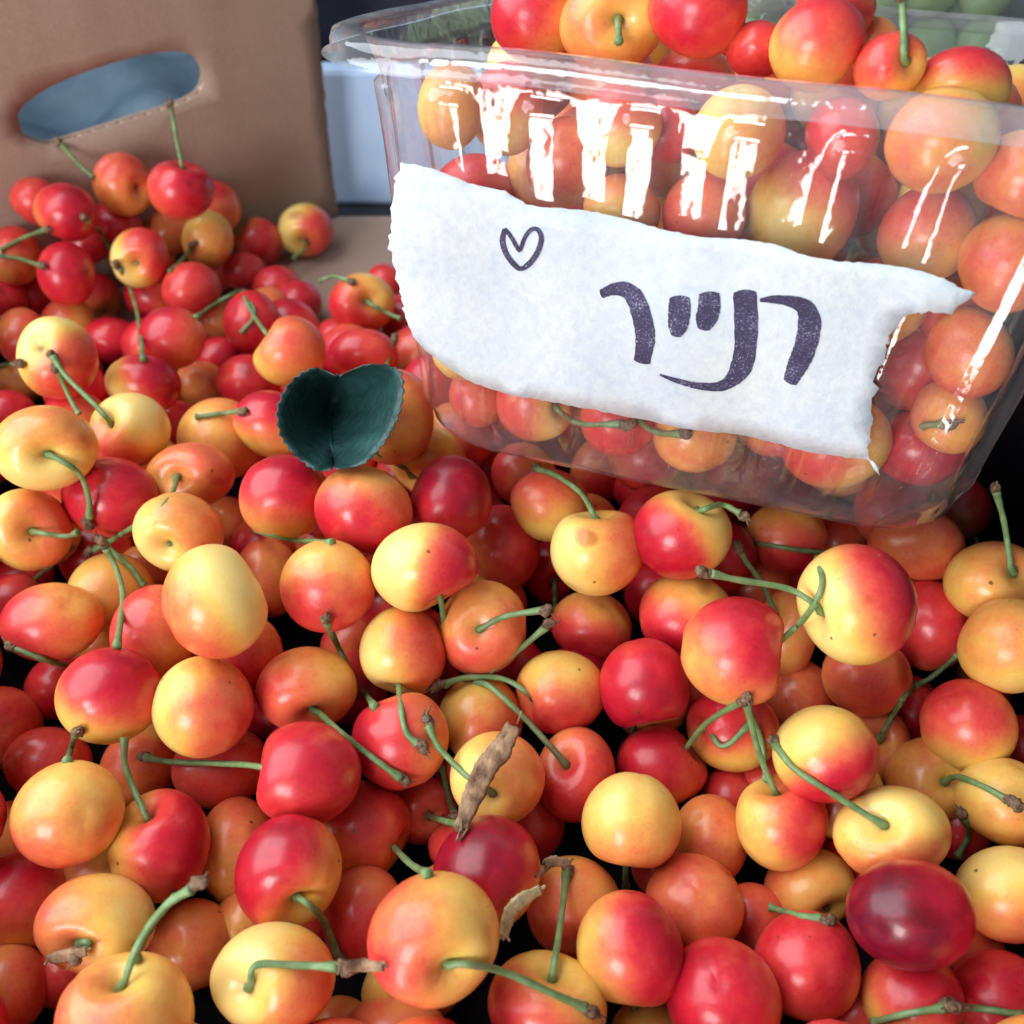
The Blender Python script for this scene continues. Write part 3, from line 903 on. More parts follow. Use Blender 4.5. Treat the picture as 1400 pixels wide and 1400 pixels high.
def build_stem(parent, path, tip=True, r0=.00080, scale=1.0):
    n = len(path)
    t = np.linspace(0, 1, n)
    rad = r0 * scale * (1 + .55 * np.exp(-(t / .06) ** 2) + .55 * np.clip((t - .75) / .25, 0, 1) ** 1.5)
    rad *= 1 + .10 * np.sin(t * 23 + random.random() * 6) * rng.random(n)
    v, f = tube(path, rad, 8, .08)
    st = mesh_obj('stem', v, f, M['stem'], parent)
    if tip:
        d = path[-1] - path[-3]; d /= np.linalg.norm(d)
        L = random.uniform(.0026, .0046) * scale
        side = np.cross(d, rng.normal(size=3)); side /= np.linalg.norm(side)
        q = np.array([path[-1] + d * (L * k / 9 - .0004) + side * .0007 * math.sin(k * .5) for k in range(10)])
        rr = np.array([1.2, 1.75, 1.5, 1.95, 1.6, 2.0, 1.7, 1.8, 1.3, .8]) * r0 * scale * random.uniform(.85, 1.05)
        parts = [tube(q, rr, 9, .40)]
        for k in range(random.randint(1, 3)):                # torn fibres
            s2 = rng.normal(size=3) * .35 + d
            s2 /= np.linalg.norm(s2)
            b0 = q[6] + rng.normal(size=3) * .0004
            l2 = random.uniform(.0012, .0032)
            parts.append(tube(np.array([b0 + s2 * l2 * j / 4 + side * .0005 * (j / 4) ** 2 for j in range(5)]), np.array([.45, .4, .3, .22, .08]) * .001, 5, .3))
        vv, ff = merge(parts)
        tp = mesh_obj('stem_tip', vv, ff, M['spur'], st)
        tp.location = (0, 0, 0)
        tp.matrix_parent_inverse.identity()
    return st

# stems: fruit index in the list (found by its position), picture positions of the path, mode, brown tip
def near(lst, x, y):
    return min(range(len(lst)), key=lambda i: (lst[i][0] - x) ** 2 + (lst[i][1] - y) ** 2)
STEMS = [
 ((247,259), [(243,200),(236,160),(234,146)], 'over', True),
 ((178,588), [(128,552),(92,516),(72,488)], 'over', True), ((396,480), [(346,430),(330,398)], 'over', True),
 ((63,613), [(106,645),(121,680),(122,708)], 'over', True), ((40,724), [(88,733),(106,728)], 'over', False),
 ((262,650), [(225,690),(170,728),(128,752)], 'over', True), ((245,728), [(248,760),(254,772)], 'under', False),
 ((581,776), [(606,842),(604,862)], 'under', False), ((551,891), [(548,965),(555,1000),(572,1018)], 'over', True),
 ((659,858), [(690,843),(742,834)], 'over', True), ((817,756), [(795,675),(760,650),(735,642)], 'over', True),
 ((933,731), [(985,690),(1012,702)], 'over', True), ((752,782), [(759,820),(757,850),(752,862)], 'over', True),
 ((767,947), [(690,929),(640,926),(606,936)], 'over', True), ((1002,890), [(1100,845),(1124,800),(1117,760)], 'over', True),
 ((1072,866), [(1043,800),(1022,770),(1012,752)], 'over', True), ((905,1046), [(965,990),(1014,958)], 'over', True),
 ((787,1058), [(720,985),(672,940),(650,932)], 'over', True), ((680,1063), [(640,1062),(600,1022),(586,992)], 'over', True),
 ((422,1057), [(330,1045),(240,1042),(200,1036)], 'over', True), ((420,942), [(470,1005),(515,1040),(548,1064)], 'over', True),
 ((152,810), [(166,845),(160,885)], 'under', False), ((219,1157), [(184,1082),(171,1045),(170,1008)], 'over', False),
 ((395,1192), [(440,1255),(462,1306)], 'over', True), ((134,1260), [(122,1290),(112,1302)], 'over', True),
 ((172,1400), [(190,1290),(225,1240),(262,1215)], 'over', True), ((374,1336), [(350,1320),(410,1320),(462,1322)], 'over', True),
 ((492,1135), [(560,1180),(585,1195)], 'over', False), ((593,1281), [(680,1326),(760,1360),(800,1378)], 'over', True),
 ((580,1108), [(606,1122),(628,1128)], 'over', True), ((748,1378), [(768,1250),(774,1195)], 'over', True),
 ((863,1123), [(855,1195),(856,1215)], 'under', False), ((1068,1125), [(1038,1030),(1020,960)], 'over', True),
 ((1107,1215), [(1155,1290),(1195,1345)], 'under', False), ((1218,1138), [(1130,1080),(1085,1050),(1060,1018)], 'over', True),
 ((1270,1065), [(1310,1062),(1350,1078),(1378,1094)], 'over', True), ((1358,795), [(1374,720),(1362,672)], -.012, True),
 ((1173,826), [(1080,806),(1010,793),(972,784)], 'over', True), ((1195,1020), [(1225,970),(1246,938)], 'over', True),
 ((585,632), [(520,622),(485,600),(466,584)], 'over', True), ((495,415), [(530,428),(548,436)], 'over', False),
 ((861,1295), [(866,1372),(868,1395)], 'under', False), ((880,934), [(868,985),(866,998)], 'under', False),
 ((192,353), [(200,372),(206,384)], 'under', False), ((132,408), [(152,432),(156,444)], 'under', False),
 ((418,314), [(416,340),(400,354)], 'over', False), ((1003,997), [(990,1020),(1030,985)], 'over', False),
]
ISTEMS = [((1216,92), [(1236,60),(1234,10),(1232,-6)], 'over', True), ((845,606), [(890,588),(932,594)], .001, True),
          ((722,580), [(790,578),(850,580)], .002, True), ((1284,602), [(1262,582),(1290,580)], -.001, True),
          ((838,32), [(846,50),(846,56)], -.006, False)]
pstem = {near(PILE, *s[0]): s for s in STEMS if near(PILE, *s[0]) is not None}
istem = {near(INSIDE, *s[0]): s for s in ISTEMS}

def colour_words(c):
    m, b = c[5], c[6][2]
    lo, hi = m - b, m + b
    base = ('pale yellow' if m < .23 else 'golden yellow' if m < .31 else 'peach' if m < .39 else 'orange' if m < .47 else
            'orange red' if m < .57 else 'bright red' if m < .71 else 'deep red' if m < .82 else 'dark crimson')
    if b >= .4: return base + ' cherry with vivid red cheek'
    if b >= .26 and m < .6: return base + ' cherry with red cheek'
    if b >= .2 and m >= .6: return base + ' cherry with paler side'
    return base + ' cherry'
def short_colour(c):
    w = colour_words(c).split(' cherry')[0]
    return w
LAND = [((465, 560), 'the dark green leaf', 115), ((668, 1062), 'the brown bark strip', 75), ((712, 1240), 'the pale dry husk', 70),
        ((150, 150), 'the oval handle hole', 120), ((440, 300), 'the free edge of the cardboard wall', 75),
        ((1395, 660), 'the black crate', 120)]
used = {}
def make_label(i, lst, inside):
    c = lst[i]
    base = colour_words(c)
    has = (i in (istem if inside else pstem))
    near_ = sorted([j for j in range(len(lst)) if j != i], key=lambda j: (lst[j][0]-c[0])**2 + (lst[j][1]-c[1])**2)[:5]
    opts = []
    st = ' with green stem' if has and 'with' not in base else ' and green stem' if has else ''
    size = 'small ' if c[2] + c[3] < 135 and not inside and c[1] > 420 else 'large ' if c[2] + c[3] > 285 and not inside else ''
    head = size + base + st
    where = ' inside the clear punnet' if inside else ''
    if not inside:
        for (lx, ly), nm, rad in LAND:
            if math.hypot(lx - c[0], ly - c[1]) < rad: opts.append(head + ' beside ' + nm)
        if c[1] < 760 and c[1] > 600 and c[0] > 640: opts.append(head + ' at the foot of the clear punnet')
    else:
        if c[1] < 130: opts.append(head + ' heaped above the punnet rim')
        elif c[1] > 480: opts.append(head + ' low inside the punnet, below the paper label')
        elif c[1] < 330: opts.append(head + ' behind the punnet ribs above the paper label')
    a, b, d = (short_colour(lst[j]) for j in near_[:3])
    opts.append(head + where + ', between ' + a + ' and ' + b + ' ones')
    opts.append(head + where + ', among ' + a + ', ' + b + ' and ' + d + ' ones')
    opts += [head + ', next to a ' + a + ' one', head + ', touching a ' + b + ' one', head + ', close to a ' + d + ' one']
    opts = [o for o in opts if len(o.split()) <= 16] or [head]
    for o in opts:
        if o not in used: break
    used[o] = used.get(o, 0) + 1
    return o

for inside, lst, pos, depth, sd, grp in ((False, PILE, PPOS, zz, pstem, 'loose cherries heaped in the cardboard box'),
                                          (True, INSIDE, ipos, iz, istem, 'cherries filling the clear punnet')):
    for i, c in enumerate(lst):
        V, fc, m, se, att, ax = cherry_geometry(pos[i], c[2], c[3], depth[i], c[5], c[6], c[7], 1000 + i + (500 if inside else 0))
        lab = make_label(i, lst, inside)
        own = i + (NP_ if inside else 0)
        if i in sd:
            root = empty('cherry', pos[i])
            fr = mesh_obj('fruit', V + pos[i], fc, M['cherry'], root, loc=pos[i], attrs={'blush': m, 'stem_end': se})
            path = stem_path(pos[i] + att - ax * .0004, ax, sd[i][1], sd[i][2], own)
            st = build_stem(root, path, sd[i][3])
        else:
            root = mesh_obj('cherry', V + pos[i], fc, M['cherry'], loc=pos[i], attrs={'blush': m, 'stem_end': se})
        tag(root, lab, 'cherry', grp)

# ------------------------------------------------------------------ fruit underneath and beyond the picture: one uncountable mass
fill = []
FP = np.zeros((4000, 3)); FR = np.zeros(4000); nf = 0
def try_fill(p, r, tol):
    global nf
    if (((ALLP - p) ** 2).sum(1) < (r + ALLR - tol) ** 2).any(): return False
    if nf and (((FP[:nf] - p) ** 2).sum(1) < (r + FR[:nf] - .003) ** 2).any(): return False
    if (p[:2] - CORNER).dot(WN) < r or p[0] + r > .166: return False
    if pun_clear(p) > -r * .9: return False
    FP[nf] = p; FR[nf] = r; nf += 1
    fill.append((p, r))
    return True
for rnd in range(9000):
    hgt = (.0125, .0125, .020, .030, .040)[rnd * 5 // 9000]
    p = np.array([rng.uniform(-.30, .155), rng.uniform(.03, .44), hgt + rng.uniform(0, .006)])
    if p[1] > .37 and p[0] > -.12: continue
    r = rng.uniform(.0108, .0128)
    u, w, zq = project(p)
    inframe = -60 < u < 1460 and -60 < w < 1460
    if inframe and p[2] > pile_height(u, w) - .010: continue
    if not inframe and p[2] > .046: continue
    if u > 1310 and 480 < w < 760: continue
    if inframe:
        near4 = np.argsort((px - u) ** 2 + (py - w) ** 2)[:4]
        if zq < zz[near4].mean() + .008: continue
    try_fill(p, r, .0055 if inframe else .002)
VV, FF, MM, SS, n0 = [], [], [], [], 0
for k, (p, r) in enumerate(fill):
    red = float(rng.choice([.3, .5, .62, .70, .78, .84]))
    V, fc, m, se, att, ax = cherry_geometry(p, 100, 100, r * F / 50, red, (rng.normal(), rng.normal(), .2), None, 4000 + k, GRID_LO)
    VV.append(V + p); FF += [tuple(q + n0 for q in t) for t in fc]; MM.append(m); SS.append(se); n0 += len(V)
if fill:
    o = mesh_obj('cherry_underlayer', np.vstack(VV), FF, M['cherry'], attrs={'blush': np.concatenate(MM), 'stem_end': np.concatenate(SS)})
    tag(o, 'shaded cherries packed underneath the top layer of the heap', 'cherries', kind='stuff')
# the punnet's hidden middle
fill2 = []
for iz_ in range(6):
    for iy in range(5):
        for ix in range(7):
            l = (-.066 + ix * .022 + (iy % 2) * .009, .018 + iy * .0215 + rng.uniform(-.003, .003), .0135 + iz_ * .0205)
            p = pun(*l); r = rng.uniform(.0112, .0124)
            if pun_clear(p) < r * 1.03 or l[2] > PH - .006: continue
            u, w, zq = project(p)
            ok = all(((p - q) ** 2).sum() > (r + s - .0035) ** 2 for q, s in zip(ipos, irad)) and all(((p - q) ** 2).sum() > (r + s - .003) ** 2 for q, s in fill2)
            if ok: fill2.append((p, r))
VV, FF, MM, SS, n0 = [], [], [], [], 0
for k, (p, r) in enumerate(fill2):
    red = float(rng.choice([.22, .3, .4, .55, .66, .74]))
    V, fc, m, se, att, ax = cherry_geometry(p, 100, 100, r * F / 50, red, (rng.normal(), rng.normal(), .25), None, 6000 + k, GRID_LO)
    VV.append(V + p); FF += [tuple(q + n0 for q in t) for t in fc]; MM.append(m); SS.append(se); n0 += len(V)
if fill2:
    o = mesh_obj('cherry_filling', np.vstack(VV), FF, M['cherry'], attrs={'blush': np.concatenate(MM), 'stem_end': np.concatenate(SS)})
    tag(o, 'cherries packed in the middle of the clear punnet', 'cherries', kind='stuff')

# ------------------------------------------------------------------ punnet: ribbed tapered tub with flanged rim
punnet = empty('clear_punnet', pun(0, DEP / 2, 0))
tag(punnet, 'clear ribbed plastic punnet full of cherries with a torn paper label', 'punnet')
def ring_point(s, hw, y0, y1, rc):
    """s in 0..1 round a rounded rectangle; returns position, outward normal, wall id, distance along"""
    w, d = 2 * hw - 2 * rc, (y1 - y0) - 2 * rc
    arc = math.pi / 2 * rc
    per = 2 * (w + d + 2 * arc)
    u = s * per
    cy = (y0 + y1) / 2
    segs = [('f', w), ('c', arc), ('r', d), ('c', arc), ('b', w), ('c', arc), ('l', d), ('c', arc)]
    ang = -math.pi / 2
    x, y = -hw + rc, y0
    for k, (t, L) in enumerate(segs):
        if u <= L or k == 7:
            if t == 'c':
                cen = [(hw - rc, y0 + rc), None, (hw - rc, y1 - rc), None, (-hw + rc, y1 - rc), None, (-hw + rc, y0 + rc)][k - 1]
                a0 = [-90, 0, 0, 0, 90, 0, 180][k - 1] * math.pi / 180
                a = a0 + min(u / rc, math.pi / 2)
                return (cen[0] + rc * math.cos(a), cen[1] + rc * math.sin(a)), (math.cos(a), math.sin(a))
            if t == 'f': return (-hw + rc + u, y0), (0, -1)
            if t == 'r': return (hw, y0 + rc + u), (1, 0)
            if t == 'b': return (hw - rc - u, y1), (0, 1)
            return (-hw, y1 - rc - u), (-1, 0)
        u -= L
NSEG = 480
RIBS = 28
def profile(t):
    # smooth trapezoid 0..1
    x = (t % 1.0)
    return 1 / (1 + math.exp(-(math.cos(2 * math.pi * x)) * 7))
V, Fc = [], []
levels = [0.0, .0015, .004, .008] + list(np.linspace(.012, PH - .004, 56)) + [PH - .003, PH]
for li, z in enumerate(levels):
    hw = HW0 + (HW1 - HW0) * z / PH; y0 = -TAN * z; y1 = DEP + TAN * z
    rc = .022 + .004 * z / PH
    inset = .0035 * max(0, 1 - z / .006) ** 2                        # rounded foot
    for k in range(NSEG):
        s = k / NSEG
        (x, y), (nx_, ny_) = ring_point(s, hw - inset, y0 + inset, y1 - inset, rc)
        g = profile(s * RIBS)
        lo, hi = .006 + .002 * g, PH - .0085 - .0060 * (1 - g)
        a = np.clip((z - lo) / .004, 0, 1) * np.clip((hi - z) / .0025, 0, 1)
        a = a * a * (3 - 2 * a)
        amp = .0027 * a * (g - .15)
        step = .0024 * np.clip((z - (PH - .0080)) / .0080, 0, 1)       # shoulder below the rim
        wob = .0007 * math.sin(s * 31 + z * 60) * math.sin(z * 45 + s * 12)
        off = amp + step + wob
        V.append(pun(x + nx_ * off, y + ny_ * off, z))
for li in range(len(levels) - 1):
    for k in range(NSEG):
        k2 = (k + 1) % NSEG
        Fc.append((li*NSEG+k, li*NSEG+k2, (li+1)*NSEG+k2, (li+1)*NSEG+k))
wallo = mesh_obj('ribbed_wall', V, Fc, M['plastic'], punnet)
# base
V2 = [pun(0, DEP / 2, .0012)]; F2 = []
for fr_ in (1.0, .7, .4):
    for k in range(NSEG // 4):
        (x, y), _ = ring_point(k / (NSEG // 4), HW0 - .0036, .0036, DEP - .0036, .0185)
        V2.append(pun(x * fr_, DEP / 2 + (y - DEP / 2) * fr_, .0001 + .0012 * (1 - fr_) + (.0010 if fr_ == .7 else 0)))
q = NSEG // 4
for j in range(2):
    for k in range(q):
        F2.append((1 + j*q + k, 1 + j*q + (k+1) % q, 1 + (j+1)*q + (k+1) % q, 1 + (j+1)*q + k))
for k in range(q): F2.append((1 + 2*q + k, 1 + 2*q + (k+1) % q, 0))
mesh_obj('base', V2, F2, M['plastic'], punnet)
# rim: flat flange, then a small down-turned lip
V3, F3 = [], []
prof = [(.0025, .0), (.0028, .0008), (.0042, .0013), (.0072, .0012), (.0096, .0003), (.0102, -.0015), (.0100, -.0036), (.0112, -.0045), (.0122, -.0047)]
for (o_, zt) in prof:
    z = PH; hw = HW1; y0 = -TAN * z; y1 = DEP + TAN * z
    for k in range(NSEG):
        s = k / NSEG
        (x, y), (nx_, ny_) = ring_point(s, hw, y0, y1, .026)
        wob = .0007 * math.sin(s * 31 + z * 60) * math.sin(z * 45 + s * 12)
        wv_ = .0005 * math.sin(s * 40) * math.sin(s * 17 + 1)
        V3.append(pun(x + nx_ * (o_ + wob), y + ny_ * (o_ + wob), z + zt + wv_))
for li in range(len(prof) - 1):
    for k in range(NSEG):
        k2 = (k + 1) % NSEG
        F3.append((li*NSEG+k, li*NSEG+k2, (li+1)*NSEG+k2, (li+1)*NSEG+k))
mesh_obj('rim', V3, F3, M['plastic_rim'], punnet)

# ------------------------------------------------------------------ torn paper label with marker writing
paper_px = [(548,222),(575,224),(610,235),(640,250),(690,262),(720,279),(740,283),(770,285),(800,290),(850,302),(900,314),(960,325),
 (1010,328),(1060,333),(1100,345),(1150,355),(1200,360),(1260,370),(1290,380),(1310,392),(1334,400),(1328,411),(1310,418),(1300,424),
 (1270,428),(1245,432),(1228,442),(1218,462),(1213,475),(1205,500),(1196,520),(1197,535),(1191,560),(1192,580),(1190,598),(1188,615),(1195,632),
 (1203,650),(1197,641),(1188,628),(1150,623),(1100,615),(1050,605),(1000,597),(950,590),(900,580),(850,570),(800,555),(760,547),(700,540),
 (670,530),(640,518),(610,500),(580,480),(562,460),(553,430),(546,400),(538,360),(530,340),(534,300),(540,260)]
PAPER_OFF = .0043
def wall_uv(px_, py_):
    p, z = pix_on_wall(px_, py_, PAPER_OFF)
    d = p - PO
    return np.array([d.dot(EX), d.dot(UW)])
def paper_z(u, v):                                   # gentle waves where the sheet bridges the ribs
    e = max(0.0, -(u + HW0 + .0015)) 
    return .0005 * math.sin(u * 210 + v * 30) + .0004 * math.sin(v * 160 + u * 70) + .0005 * math.sin(u * 70 - v * 90) - e * e * 18
def paper_pt(u, v, off=0.0): return PO + EX * u + UW * v + NOUT * (PAPER_OFF + paper_z(u, v) + off)
uvp = np.array([wall_uv(*p) for p in paper_px])
dense = []
for i in range(len(uvp)):                           # fibrous torn edge
    a, b = uvp[i], uvp[(i+1) % len(uvp)]
    L = np.linalg.norm(b - a); k = max(1, int(L / .0011))
    tear = 21 <= i <= 38 or i >= 54
    for j in range(k):
        q = a + (b - a) * j / k
        q = q + rng.normal(size=2) * (.00032 if tear else .00010)
        dense.append(tuple(q))
pv, pt = cdt(dense, [], .0042)
label = mesh_obj('paper_label', [paper_pt(*q) for q in pv], pt, M['paper'], loc=None)
sm = label.modifiers.new('thick', 'SOLIDIFY'); sm.thickness = .00022; sm.offset = -1
tag(label, 'torn white paper label with black marker heart and Hebrew writing on the clear punnet', 'label')

def ribbon(pts_w, n=46, jitter=.05):
    """pts: (x, y, width) in picture units, painted on the paper"""
    c = catmull(np.array(pts_w, float), n)
    T = np.gradient(c[:, :2], axis=0); T /= np.linalg.norm(T, axis=1)[:, None] + 1e-9
    Nn = np.stack([-T[:, 1], T[:, 0]], 1)
    V, Fc = [], []
    cols = 5
    for i in range(n):
        w = c[i, 2] * (1 + jitter * (random.random() - .5) * 2)
        for k in range(cols):
            s = (k / (cols - 1) - .5)
            if i in (0, n - 1): end = (1 - (2 * s) ** 2) * .12 * w * (-1 if i == 0 else 1)
            else: end = 0
            q = c[i, :2] + Nn[i] * s * w + T[i] * end
            V.append(paper_pt(*wall_uv(*q), .00016))
    for i in range(n - 1):
        for k in range(cols - 1):
            a = i * cols + k
            Fc.append((a, a + 1, a + 1 + cols, a + cols))
    return V, Fc
strokes = [
 ('heart_drawing', [(690,313,6),(687,330,8),(692,348,8),(702,362,8),(712,368,7),(725,359,8),(736,343,8),(741,325,7),(736,313,6),(727,313,6),(718,324,6),(711,342,6),(706,336,6),(698,322,6),(690,313,6)]),
 ('handwritten_letter', [(822,402,12),(838,396,16),(856,397,21),(870,410,26),(880,438,28),(883,462,27),(878,494,23)]),
 ('handwritten_letter', [(930,405,28),(930,425,30),(928,444,26),(926,455,14)]),
 ('handwritten_letter', [(970,401,28),(970,420,31),(966,436,28),(963,447,17)]),
 ('handwritten_letter', [(1018,400,32),(1020,440,32),(1019,475,31),(1014,500,30),(1002,518,22),(984,528,14),(955,526,10),(925,518,7),(903,511,3)]),
 ('handwritten_letter', [(1039,411,5),(1056,409,11),(1078,410,15),(1097,416,23),(1106,430,30),(1106,452,31),(1099,480,31),(1090,500,28),(1080,522,19)]),
]
for nm, pts in strokes:
    V, Fc = ribbon(pts)
    o = mesh_obj(nm, V, Fc, M['ink'], label)

# ------------------------------------------------------------------ leaf with a folded blade
def leaf_depth(x, y):
    fd = min(front_depth(x + a, y + b) for a in (-14, 0, 14) for b in (-14, 0, 14))
    return fd
mid = catmull(np.array([(462, 512), (456, 545), (452, 585), (456, 636)]), 15)
left = catmull(np.array([(460, 514), (430, 503), (398, 522), (379, 560), (386, 600), (408, 626), (434, 644), (454, 642)]), 15)
rightc = catmull(np.array([(464, 514), (502, 498), (545, 506), (551, 542), (540, 580), (520, 612), (494, 636), (458, 642)]), 15)
zc = min(leaf_depth(465, 600), leaf_depth(420, 560), leaf_depth(520, 560), leaf_depth(400, 600)) - .018
V, Fc = [], []
cols = 9
nr = 43
midf, lef, rif = (catmull(a, nr) for a in (mid, left, rightc))
for i in range(nr):
    t = i / (nr - 1)
    for k in range(-cols, cols + 1):
        s = abs(k) / cols
        e = lef[i] if k < 0 else rif[i]
        q = midf[i] * (1 - s) + e * s
        if abs(k) == cols and 2 < i < nr - 3:                 # serrated margin
            d = e - midf[i]; d = d / (np.linalg.norm(d) + 1e-6)
            q = q + d * ((2.4 if i % 2 else -.8) if i < nr * .85 else 0)
        z = zc + .027 * (1 - s) ** 1.0 * math.sin(math.pi * min(.88, t * .9 + .14)) + .004 * (1 - t) - .006 * s * s * (1 if k > 0 else .5) - .002
        z += .0009 * math.sin(i * .9 + s * 5) * s
        V.append(P(q[0], q[1], z))
w = 2 * cols + 1
for i in range(nr - 1):
    for k in range(w - 1):
        a = i * w + k
        Fc.append((a, a + 1, a + 1 + w, a + w))
lf = empty('leaf', P(456, 606, zc))
tag(lf, 'dark green serrated cherry leaf folded along its midrib on the heap', 'leaf')
o = mesh_obj('blade', V, Fc, M['leaf'], lf)
sm = o.modifiers.new('thick', 'SOLIDIFY'); sm.thickness = .0003
mr = np.array([V[i * w + cols] - FWD * .0002 for i in range(nr)])
v, f = tube(mr, np.linspace(.0004, .0007, nr), 6); mesh_obj('midrib', v, f, M['leaf'], lf)

# ------------------------------------------------------------------ loose stems, bark and husks
def loose(name, pix, label, mat=None, r0=.00080, tip=True, lift=.0012):
    n = 26
    pts = catmull(np.array(pix, float), n)
    z = np.array([front_depth(*p) - lift for p in pts])
    z[z > 5] = np.median(z[z < 5])
    for _ in range(40):
        zs = z.copy(); zs[1:-1] = (z[:-2] + 2 * z[1:-1] + z[2:]) / 4
        z = np.minimum(zs, z + .00015)
    path = np.array([P(a, b, c) for (a, b), c in zip(pts, z)])
    root = empty(name, path[0])
    tag(root, label, 'stalk', 'loose stalks on the heap')
    build_stem(root, path, tip, r0)
    return root
loose('cherry_stalk', [(196,492),(188,430),(176,390),(163,366)], 'loose bent green stem standing beside a bright red cherry')
loose('cherry_stalk', [(108,566),(96,545),(78,505)], 'short loose stem behind the stalk of a pale yellow cherry')
loose('cherry_stalk', [(268,434),(300,412),(328,398)], 'loose green stem leaning toward the stalk of a peach cherry')
loose('cherry_stalk', [(74,245),(75,215),(77,196)], 'upright loose stem touching the cardboard below the handle hole')
loose('cherry_stalk', [(128,243),(105,222),(84,198)], 'slanting loose stem touching the cardboard below the handle hole')
loose('cherry_stalk', [(0,342),(30,326),(62,314)], 'loose stem lying against a deep red cherry near the cardboard wall')
loose('cherry_stalk', [(0,350),(28,354),(58,364)], 'lower of two loose stems near the cardboard wall')
loose('cherry_stalk', [(160,884),(168,820),(160,780),(145,750)], 'loose green stem curving over a pale yellow cherry')
loose('cherry_stalk', [(197,800),(178,775),(140,742)], 'loose green stem spreading from a woody spur')
loose('cherry_stalk', [(20,808),(50,790),(104,742)], 'loose brownish stem reaching a woody spur')
loose('cherry_stalk', [(455,742),(400,738),(348,724)], 'loose green stem under a red cherry, brown at its end')
loose('cherry_stalk', [(512,966),(478,915),(446,850)], 'long loose green stem in front of an orange cherry')
loose('cherry_stalk', [(466,640),(464,612),(461,585)], 'short upright stem with a brown tip in front of the leaf', lift=.046)
loose('cherry_stalk', [(655,928),(700,896),(748,856)], 'loose dark stem crossing below an orange cherry')
loose('cherry_stalk', [(1125,756),(1080,750),(1030,742)], 'loose stem lying flat below the punnet foot')
loose('cherry_stalk', [(1048,1065),(1040,1010),(1020,960)], 'dark loose stem hanging from a spur above an orange red cherry')
loose('cherry_stalk', [(1310,895),(1275,925),(1250,938)], 'loose stem joining a spur between a deep red and a yellow cherry')
loose('cherry_stalk', [(1195,1398),(1240,1386),(1290,1378)], 'thick loose stem across an orange red cherry')
loose('cherry_stalk', [(1398,1388),(1350,1380),(1305,1376)], 'loose stem lying over a bright red cherry')
loose('cherry_stalk', [(90,910),(55,900),(20,886)], 'loose stem with a frayed spur beside an orange red cherry')
loose('cherry_stalk', [(92,1040),(98,1020),(104,1002)], 'short loose stem between a peach and a bright red cherry')
loose('cherry_stalk', [(20,1092),(12,1070),(4,1052)], 'short loose stem beside an orange cherry')
loose('cherry_stalk', [(605,1050),(612,1085),(622,1115)], 'loose stem ending at the foot of the bark strip')
loose('cherry_stalk', [(240,800),(268,570),(330,562)][1:], 'loose stem lying over a peach cherry near the leaf')
loose('cherry_stalk', [(0,500),(14,498),(28,497)], 'short loose stem beside a pale yellow cherry with vivid red cheek')
loose('cherry_stalk', [(1052,1240),(1085,1250),(1122,1256)], 'loose brown tipped stem under an orange cherry')
loose('cherry_stalk', [(640,1398),(658,1360),(668,1335)], 'loose dark stem below a large orange cherry')
loose('cherry_stalk', [(528,500),(534,482),(538,468)], 'loose stem with a frayed tip behind the leaf')

loose('cherry_stalk', [(150,338),(138,318),(118,300)], 'thin loose stalk among deep red cherries near the cardboard wall')
loose('cherry_stalk', [(232,372),(252,352),(262,338)], 'loose stalk beside a pale yellow cherry near the cardboard wall')
loose('cherry_stalk', [(330,455),(348,430),(334,398)], 'loose bent stalk between red cherries behind the leaf')
loose('cherry_stalk', [(436,385),(455,378),(478,384)], 'small loose stalk lying by the bare cardboard floor')
loose('cherry_stalk', [(840,694),(832,680),(826,664)], 'loose stalk beside a deep red cherry below the punnet')
loose('cherry_stalk', [(185,1310),(205,1270),(240,1225)], 'loose stalk standing behind a large peach cherry')
loose('cherry_stalk', [(1310,1170),(1325,1140),(1318,1118)], 'dark loose stalk between two golden yellow cherries')

def bark(name, pix, width, mat, label, lift=.003):
    n = 30
    pts = catmull(np.array(pix, float), n)
    z = np.array([min(front_depth(*p), 5) for p in pts]); z[z > 4] = z.min()
    z = np.linspace(z[:6].min(), z[-6:].min(), n) * 0 + np.minimum(z.min() + .004, z) - lift
    for _ in range(60): z[1:-1] = (z[:-2] + 2*z[1:-1] + z[2:]) / 4
    path = np.array([P(a, b, c) for (a, b), c in zip(pts, z)])
    T = np.gradient(path, axis=0); T /= np.linalg.norm(T, axis=1)[:, None]
    V, Fc, cols = [], [], 7
    for i in range(n):
        side = np.cross(T[i], FWD); side /= np.linalg.norm(side)
        t = i / (n - 1)
        w_ = width * (.42 + .58 * math.sin(math.pi * min(1, .10 + t * .85))) * random.uniform(.86, 1.08)
        for k in range(cols):
            s = k / (cols - 1) - .5
            V.append(path[i] + side * s * w_ - FWD * (.12 * w_ * (1 - (2*s)**2) + .07 * w_ * (k % 2)) + rng.normal(size=3) * width * .025)
    for i in range(n - 1):
        for k in range(cols - 1):
            a = i * cols + k; Fc.append((a, a+1, a+1+cols, a+cols))
    parts = [(V, Fc)]
    for k in range(5):
        i0 = random.choice([0, 1, n - 2, n - 1]); b0 = path[i0] + rng.normal(size=3) * width * .2
        d = (T[i0] * (1 if i0 > 5 else -1) + rng.normal(size=3) * .3); d /= np.linalg.norm(d)
        parts.append(tube(np.array([b0 + d * width * .7 * j / 4 for j in range(5)]), np.array([.3, .26, .2, .14, .05]) * .001, 5))
    v, f = merge(parts)
    o = mesh_obj(name, v, f, mat)
    sm = o.modifiers.new('thick', 'SOLIDIFY'); sm.thickness = .0005
    tag(o, label, 'bark' if 'bark' in name else 'husk')
    return o
bark('bark_strip', [(702,992),(686,1022),(664,1050),(646,1090),(630,1130)], .0052, M['bark'], 'long torn brown bark strip lying across a golden yellow cherry')
